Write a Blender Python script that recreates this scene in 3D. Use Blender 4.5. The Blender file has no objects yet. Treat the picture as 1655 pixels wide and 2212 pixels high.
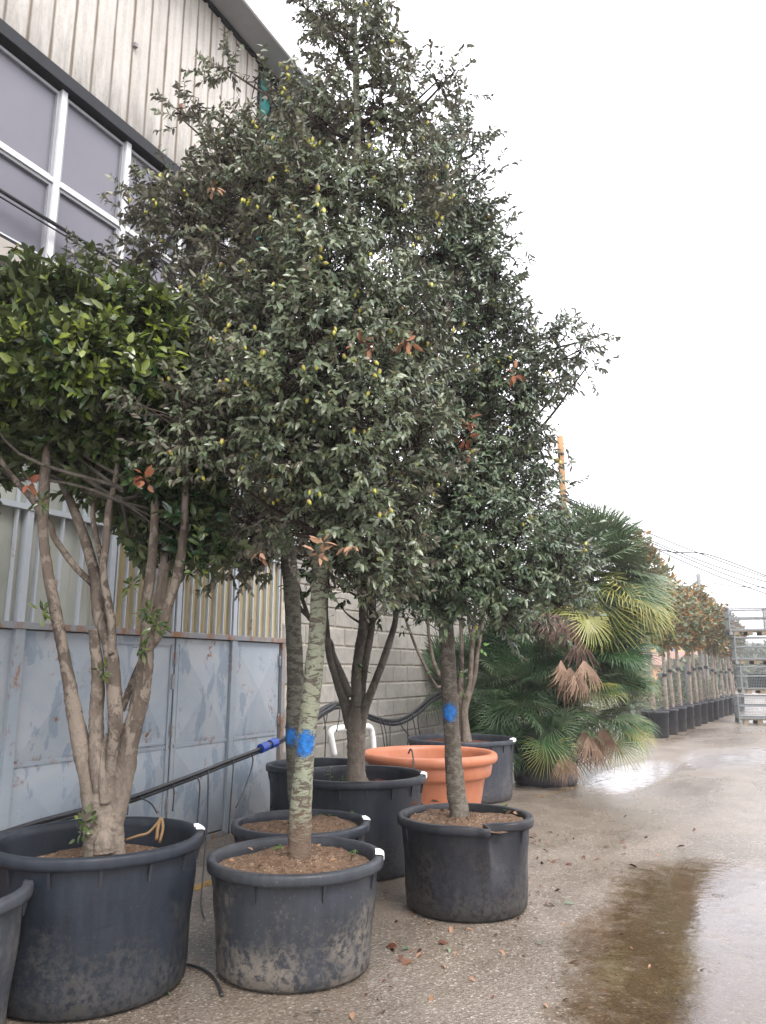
import bpy, math, random
import numpy as np
from mathutils import Vector
R = math.radians
random.seed(7); rng = np.random.default_rng(7)
S = bpy.context.scene
COL = S.collection
# ------------------------------------------------------------------ camera
F = 1662.0; TH = math.atan(342 / F); YAW = R(27.2); EYE = 1.68     # pixels of a 1655x2212 view of the photograph
CT, ST, CY, SY = math.cos(TH), math.sin(TH), math.cos(YAW), math.sin(YAW)
cam = bpy.data.cameras.new('camera'); cam_o = bpy.data.objects.new('camera', cam); COL.objects.link(cam_o)
cam_o.location = (0, 0, EYE); cam_o.rotation_euler = (R(90) + TH, 0, YAW)
cam.sensor_fit = 'VERTICAL'; cam.sensor_height = 24; cam.lens = 12 * F / 1106
cam.clip_start = .05; cam.clip_end = 2000
S.camera = cam_o
# ------------------------------------------------------------------ sky, sun, exposure
SUN_EL, SUN_AZ = R(52), R(120)          # soft sun behind cloud, to the right of the yard
w = bpy.data.worlds.new('World'); S.world = w; w.use_nodes = True
nt = w.node_tree; nt.nodes.clear()
sky = nt.nodes.new('ShaderNodeTexSky'); sky.sky_type = 'NISHITA'; sky.sun_disc = False
sky.sun_elevation = SUN_EL; sky.sun_rotation = SUN_AZ; sky.dust_density = 6; sky.air_density = 1.5
mx = nt.nodes.new('ShaderNodeMix'); mx.data_type = 'RGBA'; mx.inputs['Factor'].default_value = .88
nt.links.new(sky.outputs[0], mx.inputs['A'])
mx.inputs['B'].default_value = (11.6, 11.5, 12.1, 1)       # the cloud sheet
bg = nt.nodes.new('ShaderNodeBackground'); bg.inputs['Strength'].default_value = .1
nt.links.new(mx.outputs['Result'], bg.inputs['Color'])
wo = nt.nodes.new('ShaderNodeOutputWorld'); nt.links.new(bg.outputs[0], wo.inputs[0])
sl = bpy.data.lights.new('sun', 'SUN'); sl.energy = 1.2; sl.angle = R(25); sl.color = (1, .96, .92)
so = bpy.data.objects.new('sun', sl); COL.objects.link(so)
sd = Vector((math.sin(SUN_AZ) * math.cos(SUN_EL), math.cos(SUN_AZ) * math.cos(SUN_EL), math.sin(SUN_EL)))
so.rotation_euler = sd.to_track_quat('Z', 'Y').to_euler(); so.location = (6, -3, 12)
S.view_settings.view_transform = 'Standard'; S.view_settings.look = 'None'
S.view_settings.exposure = 1.4; S.view_settings.gamma = 1
S.render.engine = 'CYCLES'; S.cycles.use_denoising = True
S.cycles.max_bounces = 8; S.cycles.transparent_max_bounces = 16

# ------------------------------------------------------------------ pixel -> place
def ray(px, py):
    u, v = px - 827.5, 1106 - py
    fw, up = F * CT - v * ST, F * ST + v * CT
    return np.array([u * CY - fw * SY, fw * CY + u * SY, up]), fw
def at_z(px, py, z=0.):
    d, _ = ray(px, py); k = (z - EYE) / d[2]; return d * k + [0, 0, EYE]
def at_x(px, py, x):
    d, _ = ray(px, py); return d * (x / d[0]) + [0, 0, EYE]
def at_f(px, py, f):                       # at horizontal distance f straight ahead
    d, fw = ray(px, py); return d * (f / fw) + [0, 0, EYE]
def fdist(x, y): return -x * SY + y * CY
def mpp(py, f):                            # metres for one pixel there
    return f / (F * CT - (1106 - py) * ST)

# ------------------------------------------------------------------ materials
class M:
    def __init__(s, name, rough=.6, spec=.5):
        s.m = bpy.data.materials.new(name); s.m.use_nodes = True
        s.t = s.m.node_tree; s.b = s.t.nodes['Principled BSDF']; s.out = s.t.nodes['Material Output']
        s.b.inputs['Roughness'].default_value = rough
        s.b.inputs['Specular IOR Level'].default_value = spec
    def n(s, t, **k):
        x = s.t.nodes.new(t)
        for a, v in k.items():
            if hasattr(x, a): setattr(x, a, v)
            else: x.inputs[a.replace('_', ' ')].default_value = v
        return x
    def l(s, a, b): s.t.links.new(a, b)
    def coord(s, scale=(1, 1, 1), gen='Object'):
        if not hasattr(s, 'tc'): s.tc = s.n('ShaderNodeTexCoord')
        mp = s.n('ShaderNodeMapping'); mp.inputs['Scale'].default_value = scale
        s.l(s.tc.outputs[gen], mp.inputs[0]); return mp.outputs[0]
    def world(s, scale=(1, 1, 1)):
        if not hasattr(s, 'ge'): s.ge = s.n('ShaderNodeNewGeometry')
        mp = s.n('ShaderNodeMapping'); mp.inputs['Scale'].default_value = scale
        s.l(s.ge.outputs['Position'], mp.inputs[0]); return mp.outputs[0]
    def noise(s, vec, scale, detail=4, rough=.55, dist=0.):
        x = s.n('ShaderNodeTexNoise'); x.inputs['Scale'].default_value = scale
        x.inputs['Detail'].default_value = detail; x.inputs['Roughness'].default_value = rough
        x.inputs['Distortion'].default_value = dist; s.l(vec, x.inputs['Vector']); return x.outputs['Fac']
    def voro(s, vec, scale, out='Distance', feat='F1'):
        x = s.n('ShaderNodeTexVoronoi'); x.feature = feat; x.inputs['Scale'].default_value = scale
        s.l(vec, x.inputs['Vector']); return x.outputs[out]
    def ramp(s, fac, stops, interp='LINEAR'):
        x = s.n('ShaderNodeValToRGB'); x.color_ramp.interpolation = interp
        e = x.color_ramp.elements
        while len(e) < len(stops): e.new(.5)
        for i, (p, c) in enumerate(stops):
            e[i].position = p
            e[i].color = (c, c, c, 1) if isinstance(c, (int, float)) else (*c, 1)
        s.l(fac, x.inputs[0]); return x.outputs[0]
    def mix(s, fac, a, b, blend='MIX'):
        x = s.n('ShaderNodeMix'); x.data_type = 'RGBA'; x.blend_type = blend
        for v, nm in ((fac, 'Factor'), (a, 'A'), (b, 'B')):
            i = x.inputs[nm]
            if isinstance(v, bpy.types.NodeSocket): s.l(v, i)
            elif nm == 'Factor': i.default_value = v
            else: i.default_value = (*v, 1)
        return x.outputs['Result']
    def math(s, op, a, b=0.):
        x = s.n('ShaderNodeMath'); x.operation = op
        for i, v in enumerate((a, b)):
            if isinstance(v, bpy.types.NodeSocket): s.l(v, x.inputs[i])
            else: x.inputs[i].default_value = v
        return x.outputs[0]
    def sep(s, vec):
        x = s.n('ShaderNodeSeparateXYZ'); s.l(vec, x.inputs[0]); return x.outputs
    def attr(s, name, out='Fac'):
        x = s.n('ShaderNodeAttribute'); x.attribute_name = name; return x.outputs[out]
    def rand(s):
        return s.n('ShaderNodeObjectInfo').outputs['Random']
    def col(s, c):
        i = s.b.inputs['Base Color']
        if isinstance(c, bpy.types.NodeSocket): s.l(c, i)
        else: i.default_value = (*c, 1)
        return s
    def rough(s, c):
        s.l(c, s.b.inputs['Roughness']); return s
    def bump(s, h, dist=.01, strength=.6):
        x = s.n('ShaderNodeBump'); x.inputs['Distance'].default_value = dist; x.inputs['Strength'].default_value = strength
        s.l(h, x.inputs['Height']); s.l(x.outputs[0], s.b.inputs['Normal']); return s
def plain(name, c, rough=.6, spec=.5, var=.15, sc=6, metal=0.):
    k = M(name, rough, spec); v = k.coord()
    k.b.inputs['Metallic'].default_value = metal
    n = k.noise(v, sc)
    k.col(k.mix(k.ramp(n, [(.3, 0), (.7, 1)]), tuple(x * (1 - var) for x in c), tuple(min(1, x * (1 + var)) for x in c)))
    return k.m

# ground: wet exposed-aggregate concrete
def mat_ground():
    k = M('wet_concrete', .4, .5); v = k.world()
    big = k.noise(v, .35, 5); mid = k.noise(v, 2.2, 5, .65)
    base = k.mix(k.ramp(big, [(.35, 0), (.65, 1)]), (.172, .134, .104), (.23, .188, .152))
    base = k.mix(k.ramp(mid, [(.42, 0), (.68, 1)]), base, (.095, .074, .054))
    cells = k.voro(v, 78, 'Color'); cs = k.n('ShaderNodeSeparateColor'); k.l(cells, cs.inputs[0])
    base = base; chip = k.ramp(cs.outputs[0], [(0, (.08, .066, .052)), (.35, (.165, .135, .106)), (.7, (.225, .188, .152)), (.92, (.30, .27, .23)), (1, (.62, .58, .50))])
    base = k.mix(.52, base, chip)
    wet = k.ramp(k.noise(k.world((1, .45, 1)), .55, 5, .6, .6), [(.40, 0), (.62, 1)])
    base = k.mix(k.math('MULTIPLY', wet, .35), base, (.065, .05, .036))
    k.col(base)
    k.rough(k.ramp(wet, [(0, .42), (1, .16)]))
    h = k.math('ADD', k.math('MULTIPLY', k.voro(v, 78), .7), k.math('MULTIPLY', k.noise(v, 25, 3), .8))
    k.bump(h, .006, .55)
    return k.m
def mat_puddle(rg=.07):
    k = M('puddle_water'); t = k.t; v = k.world()
    gl = k.n('ShaderNodeBsdfGlossy'); gl.inputs['Roughness'].default_value = rg
    gl.inputs['Color'].default_value = (.97, .97, 1, 1)
    tr = k.n('ShaderNodeBsdfTransparent'); tr.inputs['Color'].default_value = (.86, .76, .63, 1)
    fr = k.n('ShaderNodeFresnel'); fr.inputs['IOR'].default_value = 1.5
    rip = k.math('SINE', k.math('MULTIPLY', k.voro(v, 2.2), 95))
    amp = k.ramp(k.voro(v, 2.2), [(.0, 1), (.16, .0)])
    h = k.math('ADD', k.math('MULTIPLY', rip, amp), k.math('MULTIPLY', k.noise(v, 9, 2), 1.6))
    bp = k.n('ShaderNodeBump'); bp.inputs['Distance'].default_value = .0025; bp.inputs['Strength'].default_value = .35
    k.l(h, bp.inputs['Height']); k.l(bp.outputs[0], gl.inputs['Normal']); k.l(bp.outputs[0], fr.inputs['Normal'])
    a = k.n('ShaderNodeMixShader'); k.l(fr.outputs[0], a.inputs[0]); k.l(tr.outputs[0], a.inputs[1]); k.l(gl.outputs[0], a.inputs[2])
    # thin ragged shore: the film breaks up into stones
    e = k.attr('edge')
    fac = k.ramp(k.math('ADD', e, k.math('MULTIPLY', k.math('SUBTRACT', k.noise(v, 7, 6, .75), .5), 1.6)), [(.25, 0), (.95, 1)])
    cl = k.n('ShaderNodeBsdfTransparent')
    b = k.n('ShaderNodeMixShader'); k.l(fac, b.inputs[0]); k.l(cl.outputs[0], b.inputs[1]); k.l(a.outputs[0], b.inputs[2])
    k.l(b.outputs[0], k.out.inputs['Surface'])
    return k.m
def mat_pot(dust, tone=(.032, .035, .042), seed=0.):
    k = M('black_plastic', .45, .28); v = k.coord()
    z = k.sep(v)[2]
    mp = k.n('ShaderNodeMapping'); mp.inputs['Location'].default_value = (seed, seed * 1.7, 0); k.l(v, mp.inputs[0]); v2 = mp.outputs[0]
    n1 = k.noise(v2, 3, 5, .6); n2 = k.noise(v2, 26, 5, .75)
    low = k.ramp(k.math('ADD', z, k.math('MULTIPLY', k.math('SUBTRACT', n1, .5), 1.5)), [(.0, 1), (.5, .0)])
    sp = k.ramp(k.math('ADD', n2, k.math('MULTIPLY', low, .10)), [(.5, 0), (.62, 1)])
    st = k.noise(k.coord((9, 9, .7)), 2.5, 4, .6)
    base = k.mix(k.ramp(st, [(.35, 0), (.7, 1)]), tone, tuple(c * 1.6 for c in tone))
    base = k.mix(k.ramp(n1, [(.42, 0), (.75, .7 * (.4 + .6 * dust))]), base, (.036, .042, .055))
    c = k.mix(k.math('MULTIPLY', k.math('MULTIPLY', sp, low), dust), base, (.17, .15, .125))
    c = k.mix(k.math('MULTIPLY', k.ramp(k.noise(v2, 60, 2), [(.66, 0), (.72, 1)]), .25 * dust), c, (.26, .25, .22))
    sc_ = k.ramp(k.noise(k.coord((2.5, 2.5, 26)), 2.2, 3, .6), [(.62, 0), (.70, 1)])
    c = k.mix(k.math('MULTIPLY', sc_, .35), c, tuple(x * .45 for x in tone))
    k.col(c); k.rough(k.ramp(k.noise(v2, 7, 4, .6), [(.35, .28), (.65, .55)])); k.bump(k.noise(v2, 18, 4), .004, .35)
    return k.m
def mat_soil(c1, c2, chips=.5):
    k = M('potting_soil', .95, .2); v = k.coord()
    n = k.noise(v, 14, 6, .7)
    c = k.mix(k.ramp(n, [(.35, 0), (.65, 1)]), c1, c2)
    cc = k.voro(v, 95, 'Color'); cs = k.n('ShaderNodeSeparateColor'); k.l(cc, cs.inputs[0])
    c = k.mix(k.math('MULTIPLY', k.ramp(cs.outputs[1], [(.90, 0), (.93, 1)]), chips), c, (.34, .28, .2))
    c = k.mix(k.math('MULTIPLY', k.ramp(cs.outputs[2], [(.8, 0), (.84, 1)]), .7), c, (.05, .03, .02))
    k.col(c); k.bump(k.math('ADD', n, k.math('MULTIPLY', k.voro(v, 95), .6)), .014, .9)
    return k.m
def mat_bark(a, b, c, sc=1., ring=1., smooth=.7, lich=.5, foot=None):
    k = M('bark', .85, .25)
    v = k.coord((1, 1, .55 + 1.2 * ring)); vs = k.coord((1, 1, .35))
    n1 = k.noise(v, 13 * sc, 6, .7, .6); n2 = k.noise(vs, 5 * sc, 4, .6); n3 = k.noise(v, 42 * sc, 4, .7)
    col = k.mix(k.ramp(n2, [(.35, 0), (.65, 1)]), a, b)
    col = k.mix(k.math('MULTIPLY', k.ramp(n1, [(.52 - .1 * lich, 0), (.56 - .1 * lich, 1)]), lich + .3), col, c)
    col = k.mix(k.math('MULTIPLY', k.ramp(n3, [(.58, 0), (.7, 1)]), .7), col, tuple(x * .45 for x in a))
    if foot:                               # bare reddish bark at the foot of the trunk
        zz = k.math('MULTIPLY', k.math('ADD', k.sep(k.coord())[2], k.math('MULTIPLY', k.math('SUBTRACT', n1, .5), foot[2])), .5)
        col = k.mix(k.ramp(zz, [(foot[0] / 2 - .12 * foot[2], .9), (foot[0] / 2 + .12 * foot[2], 0)]), col, k.mix(k.ramp(n3, [(.4, 0), (.65, 1)]), foot[1], tuple(x * 1.7 for x in foot[1])))
    k.col(col); k.bump(k.math('ADD', k.math('MULTIPLY', n1, 1.2), n3), .012 * smooth, .8)
    return k.m
def mat_leaf(stops, back, gloss=.34, spec=.5, trans=.0, tipcol=None):
    k = M('leaf', gloss, spec)
    r = k.attr('rnd')
    c = k.ramp(r, stops)
    c = k.mix(k.math('MULTIPLY', k.noise(k.coord(), 1.7, 3), .45), c, tuple(x * .55 for x in stops[0][1]))
    if tipcol: c = k.mix(k.attr('young'), c, tipcol)
    ge = k.n('ShaderNodeNewGeometry')
    c = k.mix(ge.outputs['Backfacing'], c, k.mix(r, back[0], back[1]))
    k.col(c)
    k.rough(k.ramp(ge.outputs['Backfacing'], [(0, gloss), (1, .75)]))
    if trans:
        tb = k.n('ShaderNodeBsdfTranslucent'); k.l(c, tb.inputs[0])
        ms = k.n('ShaderNodeMixShader'); ms.inputs[0].default_value = trans
        k.l(k.b.outputs[0], ms.inputs[1]); k.l(tb.outputs[0], ms.inputs[2]); k.l(ms.outputs[0], k.out.inputs['Surface'])
    return k.m
def mat_gate():
    k = M('painted_steel', .5, .4); v = k.world(); vs = k.world((1, 1, .45))
    n1 = k.noise(v, 1.5, 5, .6, .5); n2 = k.noise(vs, 5, 5, .65, .3); n3 = k.noise(v, 30, 3, .6); n4 = k.noise(v, 3.2, 2, .5)
    c = k.mix(k.ramp(n1, [(.4, 0), (.6, 1)]), (.29, .335, .38), (.355, .38, .40))
    c = k.mix(k.math('MULTIPLY', k.ramp(n2, [(.55, 0), (.575, 1)]), .75), c, (.195, .248, .305))
    c = k.mix(k.math('MULTIPLY', k.ramp(n3, [(.68, 0), (.72, 1)]), .5), c, (.17, .21, .25))
    ru = k.math('MULTIPLY', k.ramp(n4, [(.60, 0), (.66, 1)]), k.ramp(k.noise(v, 14, 4, .7), [(.52, 0), (.62, 1)]))
    zz = k.sep(v)[2]
    seam = k.ramp(k.math('ABSOLUTE', k.math('SUBTRACT', zz, .955)), [(.0, 1), (.07, 0)])
    foot = k.ramp(zz, [(.05, 1), (.22, 0)])
    ru = k.math('MAXIMUM', ru, k.math('MULTIPLY', k.math('MAXIMUM', seam, k.math('MULTIPLY', foot, .8)), k.ramp(k.noise(k.world((1, 1, .5)), 9, 5, .7), [(.53, 0), (.62, 1)])))
    c = k.mix(ru, c, (.20, .09, .034))
    k.col(c); k.bump(n1, .01, .25)
    return k.m
def mat_rusty(c0, amt=.5):
    k = M('rusty_steel', .6, .35); v = k.world((1, 1, .35))
    n = k.noise(v, 6, 5, .65); n2 = k.noise(k.world(), 28, 4, .7)
    c = k.mix(k.ramp(k.math('ADD', k.math('MULTIPLY', n, .7), k.math('MULTIPLY', n2, .3)), [(.62 - .25 * amt, 0), (.72 - .2 * amt, 1)]), c0, (.24, .105, .04))
    k.col(c); k.bump(n2, .004, .4)
    return k.m
def mat_sheet(c0, c1):
    k = M('fibreglass_sheet', .45, .4); v = k.world((1, 1, .3))
    n = k.noise(v, 3.5, 5, .6)
    c = k.mix(k.ramp(n, [(.35, 0), (.65, 1)]), c0, c1)
    c = k.mix(k.math('MULTIPLY', k.ramp(k.noise(k.world((1, 6, .25)), 4, 4), [(.56, 0), (.68, 1)]), .5), c, (.2, .14, .07))
    k.col(c); return k.m
def mat_clad():
    k = M('fibre_cement', .85, .25); v = k.world(); p = k.sep(v)
    # dirt that gathers along the foot of each rib (every 0.23 m)
    ph = k.math('ABSOLUTE', k.math('SUBTRACT', k.math('FRACT', k.math('DIVIDE', k.math('SUBTRACT', p[1], .095), .23)), .5))
    n = k.noise(k.world((1, 1, .35)), 4, 5, .65); n2 = k.noise(v, 30, 4, .7); n3 = k.noise(k.world((1, 1.0, .16)), 6, 4, .7)
    c = k.mix(k.ramp(n, [(.3, 0), (.7, 1)]), (.40, .38, .35), (.52, .505, .475))
    c = k.mix(k.math('MULTIPLY', k.ramp(n2, [(.5, 0), (.75, 1)]), .4), c, (.28, .265, .235))
    dirt = k.ramp(k.math('ADD', ph, k.math('MULTIPLY', k.math('SUBTRACT', n3, .5), .22)), [(.0, 1), (.035, .8), (.10, 0)])
    c = k.mix(k.math('MULTIPLY', dirt, .9), c, (.10, .068, .036))
    blk = k.ramp(k.math('ADD', k.math('MULTIPLY', k.math('SUBTRACT', 8.2, p[2]), .35), k.math('MULTIPLY', n3, .8)), [(.62, 0), (1., 1)])
    c = k.mix(k.math('MULTIPLY', blk, .75), c, (.09, .08, .07))
    k.col(c); k.bump(k.math('ADD', n2, n3), .006, .5); return k.m
def mat_block():
    k = M('concrete_block', .9, .25); v = k.world(); r = k.rand()
    n = k.noise(v, 5, 5, .65); n2 = k.noise(v, 45, 3, .7)
    c = k.mix(r, (.27, .258, .232), (.35, .337, .302))
    c = k.mix(k.ramp(n, [(.4, 0), (.7, .7)]), c, (.20, .19, .17))
    c = k.mix(k.math('MULTIPLY', k.ramp(n2, [(.55, 0), (.7, 1)]), .4), c, (.2, .19, .17))
    k.col(c); k.bump(n2, .006, .7); return k.m
def mat_terra():
    k = M('terracotta_plastic', .42, .45); v = k.coord()
    n = k.noise(k.coord((1, 1, .3)), 4, 4); n2 = k.noise(k.coord((14, 14, .5)), 3, 4, .6)
    c = k.mix(k.ramp(n, [(.35, 0), (.65, 1)]), (.40, .13, .06), (.47, .175, .092))
    c = k.mix(k.math('MULTIPLY', k.ramp(n2, [(.55, 0), (.7, 1)]), .35), c, (.32, .09, .036))
    c = k.mix(k.math('MULTIPLY', k.ramp(k.noise(k.coord((1, 1, .6)), 9, 6, .75), [(.56, 0), (.66, 1)]), .3), c, (.40, .27, .20))
    k.col(c); k.bump(k.noise(v, 22, 4), .003, .4); return k.m
def mat_paint(c):
    k = M('spray_paint', .6, .35); v = k.coord()
    k.col(k.mix(k.ramp(k.noise(v, 30, 3), [(.35, 0), (.65, 1)]), tuple(x * .45 for x in c), c)); k.bump(k.noise(v, 40, 4), .01, .8)
    t = k.n('ShaderNodeBsdfTransparent'); m = k.n('ShaderNodeMixShader')
    k.l(k.ramp(k.math('ADD', k.attr('edge'), k.math('MULTIPLY', k.math('SUBTRACT', k.noise(k.coord((1, 1, 1.8)), 45, 5, .8), .5), 3.0)), [(.0, 0), (.35, 1)]), m.inputs[0])
    k.l(t.outputs[0], m.inputs[1]); k.l(k.b.outputs[0], m.inputs[2]); k.l(m.outputs[0], k.out.inputs['Surface']); return k.m
def mat_wood():
    k = M('weathered_wood', .8, .2); v = k.coord((14, 14, 1.2))
    n = k.noise(v, 3, 5, .65); k.col(k.ramp(n, [(.3, (.30, .165, .075)), (.7, (.42, .25, .125))])); k.bump(n, .004, .5); return k.m

MAT = dict(
    ground=mat_ground(), puddle=mat_puddle(), puddle2=mat_puddle(.24), gate=mat_gate(), clad=mat_clad(), block=mat_block(), terra=mat_terra(), wood=mat_wood(),
    rust=mat_rusty((.23, .24, .25), .6), frame=mat_rusty((.29, .33, .365), .3), batten=mat_rusty((.42, .46, .50), .22),
    sheet_y=mat_sheet((.46, .385, .22), (.54, .47, .30)), sheet_g=mat_sheet((.30, .32, .28), (.42, .44, .40)),
    mortar=plain('mortar', (.44, .40, .33), .95, .2, .2, 20), white=plain('white_paint', (.60, .60, .63), .5, .4, .06),
    pane=plain('grey_screen', (.135, .132, .16), .32, .5, .08, 2), dark=plain('dark_metal', (.010, .011, .014), .6, .3),
    soffit=plain('grey_sheet_metal', (.27, .28, .30), .5, .4, .12, 2), roof=plain('roof_edge_metal', (.62, .62, .67), .45, .5, .1, 2),
    cream=plain('cream_render', (.38, .355, .32), .85, .2, .12, 3), teal=plain('teal_netting', (.02, .15, .14), .7, .3, .5, 9),
    hose=plain('black_hose', (.016, .017, .02), .42, .5, .3, 30), bluefit=plain('blue_plastic', (.01, .06, .36), .4, .5, .1),
    pvc=plain('white_pvc', (.78, .78, .77), .35, .5, .03), tag=plain('white_tag', (.82, .82, .82), .5, .4, .03),
    paint=mat_paint((.014, .16, .50)), green=plain('green_spray_paint', (.02, .45, .12), .6, .4, .2, 30),
    soil=mat_soil((.095, .056, .034), (.175, .115, .076), .5), soil2=mat_soil((.075, .028, .016), (.15, .06, .035), .3),
    yellow=None, galv=plain('galvanised_steel', (.22, .235, .24), .5, .5, .2, 12, .4), pallet=plain('grey_pallet_wood', (.22, .18, .13), .9, .2, .3, 9),
    pole=plain('grey_concrete_pole', (.2, .2, .205), .9, .2, .1), wire=plain('black_cable', (.03, .03, .033), .6, .3, .1),
    ribplastic=plain('black_rib_plastic', (.025, .028, .034), .5, .4), hill=plain('distant_wood', (.10, .13, .10), .95, .1, .35, .15),
    bark_oak=mat_bark((.085, .072, .055), (.14, .125, .10), (.255, .272, .195), 1.0, 1.6, 1., .62, (.82, (.095, .062, .045), .5)),
    bark_oak2=mat_bark((.055, .046, .038), (.09, .08, .066), (.155, .16, .125), 1.0, 1.4, 1., .42),
    bark_oak3=mat_bark((.07, .058, .046), (.11, .094, .075), (.2, .185, .155), 1.2, .9, .9, .22),
    bark_cam=mat_bark((.054, .042, .033), (.130, .104, .082), (.225, .19, .155), .8, .1, 1., .26, (1.0, (.135, .112, .09), 1.)),
    bark_cam2=mat_bark((.05, .042, .034), (.088, .076, .062), (.135, .12, .1), .8, .1, .6, .3, (1.2, (.15, .125, .10), .6)),
    bark_mag=mat_bark((.16, .13, .105), (.23, .19, .16), (.30, .27, .23), 1., .3, .5, .3),
    twig=plain('twig_bark', (.055, .042, .034), .9, .2, .3),
    petiole=plain('palm_petiole', (.10, .13, .05), .6, .3, .2), palmtrunk=plain('palm_fibre', (.05, .035, .022), .95, .1, .5, 20),
    leaf_oak=mat_leaf([(0, (.062, .088, .056)), (.45, (.108, .140, .072)), (.8, (.150, .176, .092)), (.95, (.20, .205, .09)), (1, (.23, .175, .10))],
                      ((.20, .195, .15), (.30, .285, .23)), .31, .52),
    leaf_oak2=mat_leaf([(0, (.052, .084, .056)), (.5, (.094, .136, .068)), (.85, (.140, .172, .088)), (1, (.18, .19, .105))],
                       ((.18, .19, .15), (.27, .27, .22)), .31, .52),
    leaf_cam=mat_leaf([(0, (.012, .034, .014)), (.5, (.026, .060, .022)), (.85, (.052, .092, .028)), (1, (.11, .13, .034))],
                      ((.055, .080, .026), (.095, .115, .042)), .24, .55, .12, (.24, .28, .030)),
    leaf_mag=mat_leaf([(0, (.07, .10, .048)), (.5, (.11, .14, .065)), (.9, (.15, .17, .08)), (1, (.2, .19, .085))],
                      ((.26, .145, .052), (.36, .21, .085)), .3, .5),
    leaf_dead=mat_leaf([(0, (.13, .038, .018)), (.5, (.22, .075, .032)), (1, (.30, .125, .06))], ((.2, .08, .04), (.27, .13, .075)), .7, .3),
    leaf_tan=mat_leaf([(0, (.25, .135, .075)), (1, (.34, .2, .125))], ((.25, .145, .09), (.33, .21, .14)), .7, .3), straw=plain('straw', (.20, .125, .06), .8, .3, .3, 20),
    leaf_shrub=mat_leaf([(0, (.07, .09, .05)), (1, (.15, .17, .10))], ((.14, .15, .10), (.2, .2, .14)), .5, .4),
    leaf_weed=mat_leaf([(0, (.05, .14, .02)), (1, (.10, .22, .03))], ((.07, .15, .03), (.1, .19, .04)), .4, .4, .15),
)
def frond_mat(name, a, b, gloss=.42):
    k = M(name, gloss, .4); r = k.rand(); t = k.attr('along')
    c = k.mix(r, a, b); c = k.mix(k.math('MULTIPLY', k.ramp(t, [(.55, 0), (1, 1)]), .4), c, tuple(min(1, x * 2.1 + .02) for x in b)); k.col(c)
    return k.m
MAT['frond_d'] = frond_mat('frond_deep', (.022, .058, .020), (.046, .10, .034))
MAT['frond_g'] = frond_mat('frond_green', (.085, .125, .065), (.135, .18, .095))
MAT['frond_y'] = frond_mat('frond_yellowing', (.13, .16, .040), (.24, .22, .055))
MAT['frond_x'] = frond_mat('frond_dry', (.17, .105, .070), (.27, .18, .125), .8)
MAT['frond_r'] = frond_mat('frond_dry_red', (.075, .045, .036), (.12, .072, .058), .8)
for nm_, lo, hi in (('yellow', .47, .60), ('yellow2', .36, .50)):
  k = M('worn_yellow_paint', .6, .3); v = k.world()
  k.col((.42, .25, .045)); wt = k.n('ShaderNodeBsdfTransparent'); wm = k.n('ShaderNodeMixShader')
  k.l(k.ramp(k.math('ADD', k.math('MULTIPLY', k.noise(v, 7, 6, .75), .75), k.math('MULTIPLY', k.noise(v, 60, 2), .25)), [(lo, .08), (hi, .96)]), wm.inputs[0]); k.l(k.b.outputs[0], wm.inputs[1]); k.l(wt.outputs[0], wm.inputs[2]); k.l(wm.outputs[0], k.out.inputs['Surface']); MAT[nm_] = k.m

# ------------------------------------------------------------------ object helpers
def tag(o, label=None, cat=None, group=None, kind=None):
    for a, b in (('label', label), ('category', cat), ('group', group), ('kind', kind)):
        if b: o[a] = b
    return o
def empty(name, loc=(0, 0, 0), label=None, cat=None, group=None, rz=0.):
    o = bpy.data.objects.new(name, None); COL.objects.link(o); o.location = loc; o.rotation_euler.z = rz
    o.empty_display_size = .1
    return tag(o, label, cat, group)
def link(name, me, parent=None, loc=None, kind=None):
    o = bpy.data.objects.new(name, me); COL.objects.link(o)
    if parent is not None: o.parent = parent
    if loc is not None: o.location = loc
    if kind: o['kind'] = kind
    return o
def mesh(name, V, FC, mat, smooth=False, attrs=None):
    me = bpy.data.meshes.new(name)
    me.from_pydata([tuple(map(float, v)) for v in V], [], FC)
    if mat: me.materials.append(MAT[mat] if isinstance(mat, str) else mat)
    if smooth: me.polygons.foreach_set('use_smooth', np.ones(len(me.polygons), bool))
    for a, val in (attrs or {}).items():
        me.attributes.new(a, 'FLOAT', 'POINT').data.foreach_set('value', np.asarray(val, np.float32))
    me.update(); return me
def npmesh(name, V, loops, starts, mat, attrs=None, smooth=False):
    me = bpy.data.meshes.new(name)
    me.vertices.add(len(V)); me.vertices.foreach_set('co', np.ascontiguousarray(V, np.float32).ravel())
    me.loops.add(len(loops)); me.loops.foreach_set('vertex_index', np.ascontiguousarray(loops, np.int32))
    me.polygons.add(len(starts)); me.polygons.foreach_set('loop_start', np.ascontiguousarray(starts, np.int32))
    if smooth: me.polygons.foreach_set('use_smooth', np.ones(len(starts), bool))
    me.materials.append(MAT[mat] if isinstance(mat, str) else mat)
    for a, val in (attrs or {}).items():
        me.attributes.new(a, 'FLOAT', 'POINT').data.foreach_set('value', np.asarray(val, np.float32))
    me.update(calc_edges=True); me.validate(); return me
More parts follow.
